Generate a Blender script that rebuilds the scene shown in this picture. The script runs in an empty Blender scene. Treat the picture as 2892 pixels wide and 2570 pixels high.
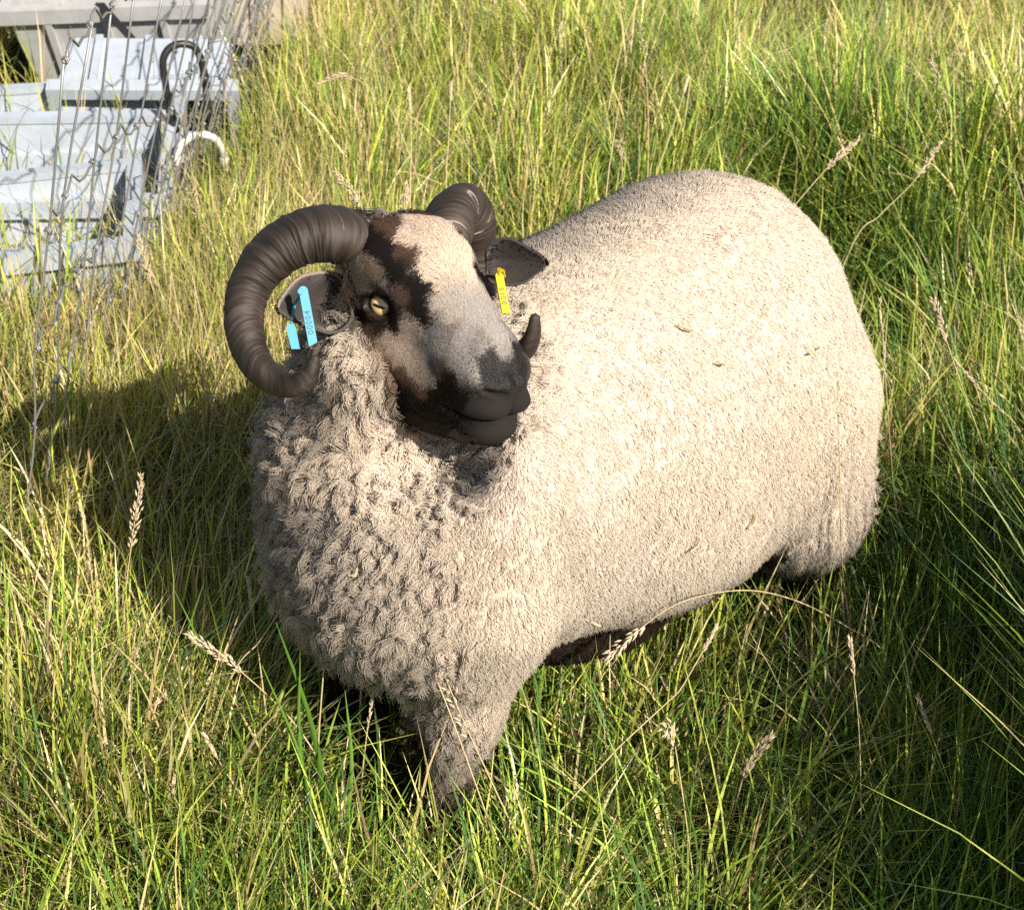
import bpy, bmesh, math, random
import numpy as np
from mathutils import Vector, Matrix

# ------------------------------------------------------------------ camera, light, exposure
scene = bpy.context.scene
CAM_H, CAM_PITCH, FOCAL_PX = 1.5, math.radians(31.0), 1624.0
cam_data = bpy.data.cameras.new('camera')
cam = bpy.data.objects.new('camera', cam_data)
scene.collection.objects.link(cam)
cam.location = (0, 0, CAM_H)
cam.rotation_euler = (math.pi / 2 - CAM_PITCH, 0, 0)
cam_data.sensor_fit = 'HORIZONTAL'
cam_data.sensor_width = 36.0
cam_data.lens = 36.0 * FOCAL_PX / 1024.0
cam_data.clip_start = 0.05
cam_data.clip_end = 500
cam_data.dof.use_dof = True
cam_data.dof.focus_distance = 1.8
cam_data.dof.aperture_fstop = 14.0
scene.camera = cam

SUN_EL, SUN_AZ = math.radians(34.5), math.radians(-52.5)   # azimuth: angle of the sun from +X (image right), negative is behind the camera
sun_dir = Vector((math.cos(SUN_EL) * math.cos(SUN_AZ), math.cos(SUN_EL) * math.sin(SUN_AZ), math.sin(SUN_EL)))
world = bpy.data.worlds.new('World')
scene.world = world
world.use_nodes = True
wn = world.node_tree
sky = wn.nodes.new('ShaderNodeTexSky')
sky.sky_type = 'NISHITA'
sky.sun_disc = False
sky.sun_elevation = SUN_EL
sky.sun_rotation = math.pi / 2 - SUN_AZ
wn.nodes['Background'].inputs['Strength'].default_value = 0.05
wn.links.new(sky.outputs[0], wn.nodes['Background'].inputs['Color'])
sun_data = bpy.data.lights.new('sun', 'SUN')
sun_data.energy = 5.0
sun_data.angle = math.radians(0.5)
sun_data.color = (1.0, 0.925, 0.81)
sun = bpy.data.objects.new('sun', sun_data)
scene.collection.objects.link(sun)
sun.rotation_euler = sun_dir.to_track_quat('Z', 'Y').to_euler()
vs = scene.view_settings
vs.view_transform = 'Standard'
vs.look = 'None'
vs.exposure = 0.83
vs.gamma = 1.0
vs.use_curve_mapping = False
scene.cycles.max_bounces = 8
scene.cycles.diffuse_bounces = 2
scene.cycles.transmission_bounces = 4
scene.cycles.transparent_max_bounces = 8
scene.cycles.use_denoising = False

# ------------------------------------------------------------------ helpers
COL = scene.collection
rng = np.random.default_rng(7)
random.seed(7)

def link(o, parent=None):
    COL.objects.link(o)
    if parent is not None:
        o.parent = parent
    return o

def tag(o, label=None, cat=None, group=None, kind=None):
    if label: o['label'] = label
    if cat: o['category'] = cat
    if group: o['group'] = group
    if kind: o['kind'] = kind
    return o

def empty(name, loc=(0, 0, 0), rz=0.0):
    o = bpy.data.objects.new(name, None)
    o.empty_display_size = 0.1
    o.location = loc
    o.rotation_euler = (0, 0, rz)
    return link(o)

def mesh_obj(name, verts, faces, mat=None, parent=None, smooth=True):
    """verts (n,3); faces: list of lists, or an int array (m,3|4)."""
    me = bpy.data.meshes.new(name)
    verts = np.asarray(verts, np.float32)
    if isinstance(faces, np.ndarray):
        m, k = faces.shape
        me.vertices.add(len(verts)); me.vertices.foreach_set('co', verts.ravel())
        me.loops.add(m * k); me.loops.foreach_set('vertex_index', faces.astype(np.int32).ravel())
        me.polygons.add(m)
        me.polygons.foreach_set('loop_start', np.arange(0, m * k, k, dtype=np.int32))
        me.polygons.foreach_set('loop_total', np.full(m, k, np.int32))
        me.update(calc_edges=True)
    else:
        me.from_pydata([tuple(v) for v in verts], [], faces)
        me.update()
    if smooth:
        me.polygons.foreach_set('use_smooth', np.ones(len(me.polygons), bool))
    if mat: me.materials.append(mat)
    o = bpy.data.objects.new(name, me)
    return link(o, parent)

def set_attr(data, name, typ, domain, values):
    a = data.attributes.new(name, typ, domain)
    values = np.ascontiguousarray(values, np.float32)
    if typ == 'FLOAT': a.data.foreach_set('value', values.ravel())
    elif typ == 'FLOAT_VECTOR': a.data.foreach_set('vector', values.ravel())
    elif typ == 'FLOAT_COLOR':
        if values.shape[1] == 3: values = np.concatenate([values, np.ones((len(values), 1), np.float32)], 1)
        a.data.foreach_set('color', values.ravel())
    return a

def mat_new(name):
    m = bpy.data.materials.new(name)
    m.use_nodes = True
    nt = m.node_tree
    b = nt.nodes['Principled BSDF']
    return m, nt, b

def nd(nt, typ, **kw):
    n = nt.nodes.new(typ)
    for k, v in kw.items():
        if k.startswith('i_'): n.inputs[k[2:]].default_value = v
        else: setattr(n, k, v)
    return n

def perm_hash(ix, iy, iz, seed=0):
    h = (ix.astype(np.int64) * 73856093) ^ (iy.astype(np.int64) * 19349663) ^ (iz.astype(np.int64) * 83492791) ^ (seed * 2654435761)
    h = (h ^ (h >> 13)) * 1274126177
    h = h ^ (h >> 16)
    return (h & 0xFFFFFF).astype(np.float32) / float(0xFFFFFF)

def vnoise(P, freq=1.0, seed=0):
    """Smooth value noise in about -1..1 for points (n,2|3)."""
    P = np.asarray(P, np.float32) * freq
    if P.shape[1] == 2: P = np.concatenate([P, np.zeros((len(P), 1), np.float32)], 1)
    i = np.floor(P); f = P - i; f = f * f * (3 - 2 * f); i = i.astype(np.int64)
    r = 0
    for dx in (0, 1):
        for dy in (0, 1):
            for dz in (0, 1):
                w = (f[:, 0] if dx else 1 - f[:, 0]) * (f[:, 1] if dy else 1 - f[:, 1]) * (f[:, 2] if dz else 1 - f[:, 2])
                r = r + w * perm_hash(i[:, 0] + dx, i[:, 1] + dy, i[:, 2] + dz, seed)
    return r * 2 - 1

def fbm(P, freq, seed=0, oct=3):
    r, a, s = 0, 1.0, 0
    for k in range(oct):
        r = r + a * vnoise(P, freq * 2 ** k, seed + 17 * k); s += a; a *= 0.5
    return r / s

def smoothstep(a, b, x):
    t = np.clip((x - a) / (b - a), 0, 1)
    return t * t * (3 - 2 * t)

def tube(path, radii, n=8, cap=True, twist=None):
    """Verts and faces of a tube swept along a path."""
    path = np.asarray(path, float); m = len(path)
    radii = np.broadcast_to(np.asarray(radii, float), (m,))
    T = np.gradient(path, axis=0); T /= np.linalg.norm(T, axis=1)[:, None] + 1e-12
    ref = np.array([0, 0, 1.0]) if abs(T[0][2]) < 0.9 else np.array([1.0, 0, 0])
    N = np.cross(T[0], ref); N /= np.linalg.norm(N)
    V = []
    for i in range(m):
        N = N - T[i] * (N @ T[i]); N /= np.linalg.norm(N) + 1e-12
        B = np.cross(T[i], N)
        a = np.linspace(0, 2 * np.pi, n, endpoint=False)
        V.append(path[i] + radii[i] * (np.cos(a)[:, None] * N + np.sin(a)[:, None] * B))
    V = np.concatenate(V)
    Fc = []
    for i in range(m - 1):
        for j in range(n):
            k = (j + 1) % n
            Fc.append([i * n + j, i * n + k, (i + 1) * n + k, (i + 1) * n + j])
    if cap:
        Fc.append(list(range(n))[::-1]); Fc.append([(m - 1) * n + j for j in range(n)])
    return V, Fc

def spline(pts, n):
    """Catmull-Rom through the points, n samples."""
    pts = np.asarray(pts, float)
    P = np.concatenate([[2 * pts[0] - pts[1]], pts, [2 * pts[-1] - pts[-2]]])
    u = np.linspace(0, len(pts) - 1 - 1e-9, n); i = u.astype(int); t = (u - i)[:, None]
    a, b, c, d = P[i], P[i + 1], P[i + 2], P[i + 3]
    return 0.5 * ((2 * b) + (c - a) * t + (2 * a - 5 * b + 4 * c - d) * t ** 2 + (3 * b - a - 3 * c + d) * t ** 3)

class MB:
    """Collects shapes for one mesh."""
    def __init__(self): self.v, self.f = [], []
    def add(self, V, Fc):
        o = len(self.v); self.v += [tuple(map(float, q)) for q in V]; self.f += [[o + i for i in f] for f in Fc]; return self
    def build(self, name, mat, parent=None, smooth=True): return mesh_obj(name, self.v, self.f, mat, parent, smooth)

def pixel_point(px, py, y=None, z=None):
    """The point of the place seen at a pixel of the 1024 wide picture, at world y or at height z."""
    x = (px - 512.0) / FOCAL_PX; v = (454.5 - py) / FOCAL_PX
    d = Vector((x, math.cos(CAM_PITCH) + v * math.sin(CAM_PITCH), -math.sin(CAM_PITCH) + v * math.cos(CAM_PITCH)))
    t = y / d.y if y is not None else (z - CAM_H) / d.z
    return Vector((d.x * t, d.y * t, CAM_H + d.z * t))
# ------------------------------------------------------------------ ground and grass
def hgt(x, y):
    P = np.stack([x, y], 1)
    h = 0.060 * fbm(P, 0.9, 101, 2) + 0.055 * fbm(P, 3.3, 102, 2) + 0.012 * fbm(P, 9.0, 103, 1)
    # a hollow and a hummock right of the ram, a bank of tussock at the right edge
    h = h + 0.10 * np.exp(-(((x - 1.05) / 0.34) ** 2 + ((y - 1.75) / 0.40) ** 2)) - 0.09 * np.exp(-(((x - 0.62) / 0.26) ** 2 + ((y - 1.72) / 0.30) ** 2))
    h = h + 0.16 * np.exp(-(((x - 0.95) / 0.55) ** 2 + ((y - 3.55) / 0.40) ** 2)) - 0.14 * np.exp(-(((x - 0.55) / 0.33) ** 2 + ((y - 2.85) / 0.26) ** 2))
    h = h + 0.02 * np.clip(y - 3.0, 0, 10)
    flat = np.exp(-(((x - 0.05) / 0.55) ** 2 + ((y - 1.85) / 0.45) ** 2))
    return h * (1 - 0.8 * flat)
def hz(x, y): return float(hgt(np.array([x], float), np.array([y], float))[0])

gx = np.concatenate([[-400, -150, -60, -25, -12], np.linspace(-6, 6, 161), [12, 25, 60, 150, 400]])
gy = np.concatenate([[-400, -150, -60, -25, -10, -4], np.linspace(-1, 11, 161), [16, 30, 60, 150, 400]])
GX, GY = np.meshgrid(gx, gy, indexing='ij')
gh = hgt(GX.ravel(), np.clip(GY.ravel(), -50, 12))
gv = np.stack([GX.ravel(), GY.ravel(), gh], 1)
ii, jj = np.meshgrid(np.arange(len(gx) - 1), np.arange(len(gy) - 1), indexing='ij'); m_ = len(gy)
gf = np.stack([ii * m_ + jj, (ii + 1) * m_ + jj, (ii + 1) * m_ + jj + 1, ii * m_ + jj + 1], -1).reshape(-1, 4)
mat_soil, nt, b = mat_new('soil_and_thatch')
n1 = nd(nt, 'ShaderNodeTexNoise', i_Scale=9.0, i_Detail=8.0, i_Roughness=0.7); tc = nd(nt, 'ShaderNodeTexCoord'); nt.links.new(tc.outputs['Object'], n1.inputs['Vector'])
ramp = nd(nt, 'ShaderNodeValToRGB'); ramp.color_ramp.elements[0].position = 0.3; ramp.color_ramp.elements[0].color = (0.014, 0.015, 0.006, 1)
ramp.color_ramp.elements[1].position = 0.7; ramp.color_ramp.elements[1].color = (0.055, 0.052, 0.020, 1)
nt.links.new(n1.outputs['Fac'], ramp.inputs[0]); nt.links.new(ramp.outputs[0], b.inputs['Base Color']); b.inputs['Roughness'].default_value = 1.0
ground = mesh_obj('ground', gv, gf, mat_soil); tag(ground, 'grassy ground with soil and thatch between the blades', kind='structure')

mat_grass = bpy.data.materials.new('grass_blade'); mat_grass.use_nodes = True
nt = mat_grass.node_tree; nt.nodes.clear()
out = nd(nt, 'ShaderNodeOutputMaterial'); at = nd(nt, 'ShaderNodeAttribute', attribute_name='gcol')
df = nd(nt, 'ShaderNodeBsdfDiffuse'); tr = nd(nt, 'ShaderNodeBsdfTranslucent'); gl = nd(nt, 'ShaderNodeBsdfGlossy', i_Roughness=0.38)
tint = nd(nt, 'ShaderNodeMix', data_type='RGBA', blend_type='MULTIPLY'); tint.inputs['Factor'].default_value = 1.0; tint.inputs['B'].default_value = (1.25, 1.35, 0.65, 1)
nt.links.new(at.outputs['Color'], df.inputs['Color']); nt.links.new(at.outputs['Color'], tint.inputs['A']); nt.links.new(tint.outputs['Result'], tr.inputs['Color'])
m1 = nd(nt, 'ShaderNodeMixShader', i_Fac=0.15); nt.links.new(df.outputs[0], m1.inputs[1]); nt.links.new(tr.outputs[0], m1.inputs[2])
fr = nd(nt, 'ShaderNodeFresnel', i_IOR=1.4); mf = nd(nt, 'ShaderNodeMath', operation='MULTIPLY'); mf.inputs[1].default_value = 0.22; nt.links.new(fr.outputs[0], mf.inputs[0])
m2 = nd(nt, 'ShaderNodeMixShader'); nt.links.new(mf.outputs[0], m2.inputs[0]); nt.links.new(m1.outputs[0], m2.inputs[1]); nt.links.new(gl.outputs[0], m2.inputs[2])
nt.links.new(m2.outputs[0], out.inputs['Surface'])

def blades(name, X, Y, L, W, lean_dir, lean, col_r, col_t, seg, label, cat, fold=0.0, sink=0.01, parent=None, z0=None):
    """Curved tapering blades as one mesh: root at (X,Y), bending towards lean_dir."""
    n = len(X); Z = hgt(X, Y) if z0 is None else z0
    u = np.linspace(0, 1, seg + 1)[None, :]
    th = lean[:, None] * (0.25 + 0.75 * u)                     # angle from upright along the blade
    ds = (L / seg)[:, None]
    hx = np.cumsum(np.concatenate([np.zeros((n, 1)), np.sin(th[:, 1:]) * ds], 1), 1); vz = np.cumsum(np.concatenate([np.zeros((n, 1)), np.cos(th[:, 1:]) * ds], 1), 1)
    cx, sx = np.cos(lean_dir)[:, None], np.sin(lean_dir)[:, None]
    wob = 0.05 * L[:, None] * np.sin(u * 3.0 + (X * 91 % 6.28)[:, None]) * u
    cxp = X[:, None] + hx * cx - wob * sx; cyp = Y[:, None] + hx * sx + wob * cx; czp = Z[:, None] - sink + vz
    ang = lean_dir + np.pi / 2 + rng.normal(0, 0.7, n)
    wx, wy = np.cos(ang)[:, None], np.sin(ang)[:, None]
    w = W[:, None] * 0.5 * np.interp(u, [0, 0.35, 0.8, 1.0], [0.75, 1.0, 0.55, 0.02])
    Lf = np.stack([cxp - wx * w, cyp - wy * w, czp], -1); Rt = np.stack([cxp + wx * w, cyp + wy * w, czp], -1)
    # interleave, last row is a single tip
    V = np.concatenate([np.stack([Lf[:, :-1], Rt[:, :-1]], 2).reshape(n, -1, 3), np.stack([cxp[:, -1], cyp[:, -1], czp[:, -1]], -1)[:, None]], 1)
    k = V.shape[1]
    uu = np.concatenate([np.repeat(u[0, :-1], 2), [1.0]])[None, :, None]
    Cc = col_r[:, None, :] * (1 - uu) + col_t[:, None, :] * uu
    tri = []
    for s_ in range(seg - 1):
        a = 2 * s_; tri += [[a, a + 1, a + 3], [a, a + 3, a + 2]]
    a = 2 * (seg - 1); tri.append([a, a + 1, a + 2])
    Fc = (np.array(tri)[None] + (np.arange(n) * k)[:, None, None]).reshape(-1, 3)
    o = mesh_obj(name, V.reshape(-1, 3), Fc, mat_grass, parent, smooth=False)
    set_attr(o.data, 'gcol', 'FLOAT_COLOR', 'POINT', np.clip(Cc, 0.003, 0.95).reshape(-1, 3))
    if label: tag(o, label, cat, kind='stuff')
    return o

def field(n, y0, y1, dens):
    """Random ground points in the wedge the camera sees, thinned by a density function 0..1."""
    Y = rng.uniform(y0, y1, n); X = rng.uniform(-1, 1, n) * (0.40 * y1 + 0.55)
    k = (np.abs(X) < 0.40 * Y + 0.55) & (rng.random(n) < dens(X, Y))
    return X[k], Y[k]
def dry_map(X, Y):
    P = np.stack([X, Y], 1)
    d = 0.43 + 0.48 * fbm(P, 1.3, 201) + 0.12 * smoothstep(0.1, -0.5, X) + 0.25 * fbm(P, 6.0, 202)
    d = d + 0.34 * np.exp(-(((X + 0.75) / 0.45) ** 2 + ((Y - 2.9) / 0.75) ** 2)) + 0.22 * np.exp(-(((X - 0.1) / 0.7) ** 2 + ((Y - 4.9) / 0.6) ** 2))
    d = d - 0.42 * np.exp(-(((X - 0.75) / 0.40) ** 2 + ((Y - 1.75) / 0.7) ** 2)) + 0.06 * smoothstep(3.2, 4.6, Y) - 0.06 * (Y < 1.7)
    return np.clip(d, 0.02, 0.95)
def lean_field(X, Y, k=1.0):
    P = np.stack([X, Y], 1)
    a = 3.0 * fbm(P, 1.6, 211, 2) + 2.2 * fbm(P, 5, 212, 2)
    return a * k - 0.6 + np.pi * (X > 0.45)
GREENS = np.array([[0.140, 0.205, 0.026], [0.190, 0.262, 0.036], [0.080, 0.145, 0.026], [0.250, 0.300, 0.055], [0.060, 0.125, 0.034]])
YELLOW = np.array([[0.30, 0.32, 0.050], [0.42, 0.37, 0.11], [0.24, 0.29, 0.040]])
STRAW = np.array([[0.46, 0.36, 0.19], [0.56, 0.45, 0.27], [0.38, 0.27, 0.13], [0.50, 0.38, 0.18]])
def palette(n, dry, spread=0.18):
    r = rng.random(n)
    g = GREENS[rng.integers(0, len(GREENS), n)]; ye = YELLOW[rng.integers(0, len(YELLOW), n)]; s_ = STRAW[rng.integers(0, len(STRAW), n)]
    c = np.where((r < dry * 0.46)[:, None], s_, np.where((r < dry * 0.46 + dry * 0.70)[:, None], ye, g))
    return 1.42 * c * (1 + spread * rng.normal(size=(n, 1))).clip(0.5, 1.6)
CRATE_ZONE = lambda X, Y: (X < -0.62) & (X > -1.5) & (Y > 3.02) & (Y < 4.85)
def clear(X, Y, near=1.0): return np.where(CRATE_ZONE(X, Y), 0.03, 1.0) * (1 - 0.75 * np.exp(-(((X + 0.05) / 0.11) ** 2 + ((Y - 1.46) / 0.12) ** 2))) * (1 - 0.97 * np.exp(-(((X + 0.155) / 0.12) ** 4 + ((Y - 1.555) / 0.13) ** 4))) * np.where((X < -0.70) & (Y > 2.55) & (Y < 3.1), 0.30, 1.0) * (1 - 0.8 * np.exp(-(((X + 0.20) / 0.13) ** 2 + ((Y - 1.66) / 0.13) ** 2))) * near

def turf(name, n, y0, y1, lmin, lmax, wmin, wmax, seg, label, tuft=26):
    """Grass growing in tufts: blades fan out of many small crowns, with gaps between."""
    CX, CY = field(n // tuft, y0, y1, lambda a, c: 0.75 + 0.25 * vnoise(np.stack([a, c], 1), 11, 221))
    k = len(CX); big = rng.gamma(2.2, 0.45, k).clip(0.25, 2.6)                  # tufts differ in vigour
    cnt = np.maximum((tuft * big).astype(int), 3); ti = np.repeat(np.arange(k), cnt)
    off = rng.normal(0, 1, (len(ti), 2)) * (0.010 + 0.011 * big[ti])[:, None]
    X, Y = CX[ti] + off[:, 0], CY[ti] + off[:, 1]
    kp = rng.random(len(X)) < clear(X, Y); X, Y, ti, off = X[kp], Y[kp], ti[kp], off[kp]
    m = len(X); PQ = np.stack([X, Y], 1)
    dry = np.clip(dry_map(X, Y) + 0.22 * rng.normal(size=k)[ti], 0.02, 0.95)
    L = rng.uniform(lmin, lmax, m) * (0.62 + 0.45 * big[ti]).clip(0.6, 1.55) * (1 + 0.30 * fbm(PQ, 4.2, 222))
    c = palette(m, dry) * (1 + 0.22 * rng.normal(size=(k, 1))[ti]).clip(0.5, 1.6)
    fd = lean_field(X, Y) + rng.normal(0, 0.45, m); od = np.arctan2(off[:, 1], off[:, 0]); wt = 0.55 + 0.35 * rng.random(m)
    ld = np.arctan2(wt * np.sin(fd) + np.sin(od), wt * np.cos(fd) + np.cos(od))
    lean = np.abs(rng.normal(0.80, 0.48, m) + 0.5 * fbm(PQ, 5.0, 223)).clip(0.05, 1.9)
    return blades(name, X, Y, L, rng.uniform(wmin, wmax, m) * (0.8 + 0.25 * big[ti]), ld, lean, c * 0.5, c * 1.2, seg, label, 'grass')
turf('short_grass', 150000, 1.00, 2.75, 0.08, 0.21, 0.0018, 0.0042, 4, 'dense short green and yellow grass round the ram')
turf('meadow_grass', 190000, 2.70, 4.60, 0.10, 0.25, 0.0022, 0.0048, 4, 'dense mixed grass in the middle of the field')
turf('far_grass', 150000, 4.55, 8.20, 0.10, 0.22, 0.0024, 0.0050, 3, 'rough grass at the back of the field')
# long arching blades in clumps
def tussocks(name, n, y0, y1, seg, label, wk=1.0):
    def dens(a, c):
        P = np.stack([a, c], 1)
        t = smoothstep(-0.05, 0.45, fbm(P, 2.1, 231, 2)) * 0.5
        t = t + 0.9 * np.exp(-(((a - 0.80) / 0.35) ** 2 + ((c - 1.75) / 0.55) ** 2)) + 0.9 * np.exp(-(((a - 0.85) / 0.55) ** 2 + ((c - 3.3) / 0.5) ** 2))
        return np.clip(t * clear(a, c), 0, 1) * np.where((np.abs(a - 0.05) < 0.5) & (np.abs(c - 1.85) < 0.4), 0.25, 1.0)
    X, Y = field(n, y0, y1, dens); m = len(X)
    c = palette(m, dry_map(X, Y) * 0.45)
    L = rng.uniform(0.17, 0.36, m)
    ld = lean_field(X, Y, 1.2) + rng.normal(0, 0.6, m)
    # the tussock on the right falls towards its hollow
    rt = (X > 0.45) & (Y < 2.6); ld = np.where(rt, np.arctan2(1.65 - Y, 0.55 - X) + rng.normal(0, 0.55, m), ld)
    ru = (X > 0.15) & (Y > 2.6) & (Y < 4.2); ld = np.where(ru, np.arctan2(2.8 - Y, 0.55 - X) + rng.normal(0, 0.6, m), ld)
    lean = np.abs(rng.normal(0.95, 0.40, m)).clip(0.1, 1.9)
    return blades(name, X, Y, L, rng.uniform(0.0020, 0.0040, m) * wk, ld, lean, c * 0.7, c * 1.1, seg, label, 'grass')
tussocks('tussock_grass', 26000, 1.05, 2.80, 6, 'long arching dark green grass in tussocks by the ram')
tussocks('tussock_grass', 30000, 2.80, 6.50, 5, 'long green grass in tussocks behind the ram', 1.3)
# thin dry straw standing and leaning through everything
def straw(name, n, y0, y1, lmin, lmax, wmin, wmax, label):
    X, Y = field(n, y0, y1, lambda a, c: clear(a, c) * np.clip(dry_map(a, c) * 1.3 - 0.15, 0.04, 1) * np.where((np.abs(a - 0.05) < 0.42) & (np.abs(c - 1.85) < 0.36), 0.05, 1.0)); m = len(X)
    s_ = STRAW[rng.integers(0, len(STRAW), m)] * rng.uniform(0.7, 1.25, (m, 1))
    ye = YELLOW[rng.integers(0, 3, m)]
    s_ = np.where((rng.random(m) < 0.3)[:, None], ye, s_)
    L = rng.uniform(lmin, lmax, m) * np.where((Y < 2.35), 0.62, 1.0)
    return blades(name, X, Y, L, rng.uniform(wmin, wmax, m), rng.uniform(-np.pi, np.pi, m), np.abs(rng.normal(0.40, 0.42, m)).clip(0.02, 1.6), s_ * 0.9, s_ * 1.1, 5, label, 'grass')
straw('dry_grass', 24000, 1.10, 3.0, 0.16, 0.38, 0.0012, 0.0025, 'thin dry straw coloured grass near the ram')
straw('dry_grass', 30000, 3.0, 7.5, 0.20, 0.45, 0.0014, 0.0026, 'thin dry straw coloured grass behind the ram')
m = 3000
X = rng.normal(-0.50, 0.15, m); Y = rng.normal(2.85, 0.42, m); s_ = STRAW[rng.integers(0, len(STRAW), m)] * rng.uniform(0.7, 1.25, (m, 1))
s_ = np.where((rng.random(m) < 0.4)[:, None], YELLOW[rng.integers(0, 3, m)], s_)
blades('dry_grass', X, Y, rng.uniform(0.18, 0.42, m), rng.uniform(0.0012, 0.0024, m), rng.normal(0.3, 1.6, m), np.abs(rng.normal(0.45, 0.45, m)), s_ * 0.9, s_ * 1.1, 5, 'tall dry yellow grass standing along the wire fence', 'grass')
m = 9000  # tussock added outside the view so its shadow darkens the lower right
a_ = rng.uniform(0, 2 * np.pi, m); r_ = 0.34 * np.sqrt(rng.random(m)); X = 1.10 + r_ * np.cos(a_); Y = 1.14 + 1.2 * r_ * np.sin(a_)
c = palette(m, np.full(m, 0.12))
blades('tussock_grass', X, Y, rng.uniform(0.45, 0.78, m), rng.uniform(0.003, 0.007, m), a_ + rng.normal(0, 0.5, m), np.abs(rng.normal(0.45, 0.25, m)), c * 0.7, c, 6, 'tall rank tussock of green grass added past the right edge to cast shade', 'grass')
# dead leaves lying low in the sward
X, Y = field(26000, 1.05, 4.2, lambda a, c: clear(a, c) * (0.25 + 0.75 * dry_map(a, c))); m = len(X)
s_ = STRAW[rng.integers(0, len(STRAW), m)] * rng.uniform(0.35, 1.0, (m, 1)) * np.array([1.0, 0.92, 0.85])
blades('dead_grass', X, Y, rng.uniform(0.06, 0.14, m), rng.uniform(0.0014, 0.0030, m), rng.uniform(-np.pi, np.pi, m), rng.uniform(1.0, 1.75, m), s_, s_, 3, 'dead brown grass lying low in the sward', 'grass', z0=hgt(X, Y) + rng.uniform(0.015, 0.07, m))

# ------------------------------------------------------------------ plastic crates behind the fence
def plastic(name, col, dirt):
    m, nt, b = mat_new(name)
    nz = nd(nt, 'ShaderNodeTexNoise', i_Scale=14.0, i_Detail=8.0, i_Roughness=0.7); tc = nd(nt, 'ShaderNodeTexCoord'); nt.links.new(tc.outputs['Object'], nz.inputs['Vector'])
    ramp = nd(nt, 'ShaderNodeValToRGB'); ramp.color_ramp.elements[0].position = 0.35; ramp.color_ramp.elements[1].position = 0.70
    ramp.color_ramp.elements[0].color = (*col, 1); ramp.color_ramp.elements[1].color = (*dirt, 1)
    nt.links.new(nz.outputs['Fac'], ramp.inputs[0]); nt.links.new(ramp.outputs[0], b.inputs['Base Color']); b.inputs['Roughness'].default_value = 0.45
    b.inputs['Subsurface Weight'].default_value = 0.0
    return m
mat_white = plastic('white_crate_plastic', (0.42, 0.47, 0.54), (0.34, 0.37, 0.41))
mat_grey = plastic('grey_crate_plastic', (0.44, 0.44, 0.45), (0.34, 0.335, 0.325))
mat_beige = plastic('beige_crate_plastic', (0.42, 0.36, 0.30), (0.32, 0.27, 0.21))

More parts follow.
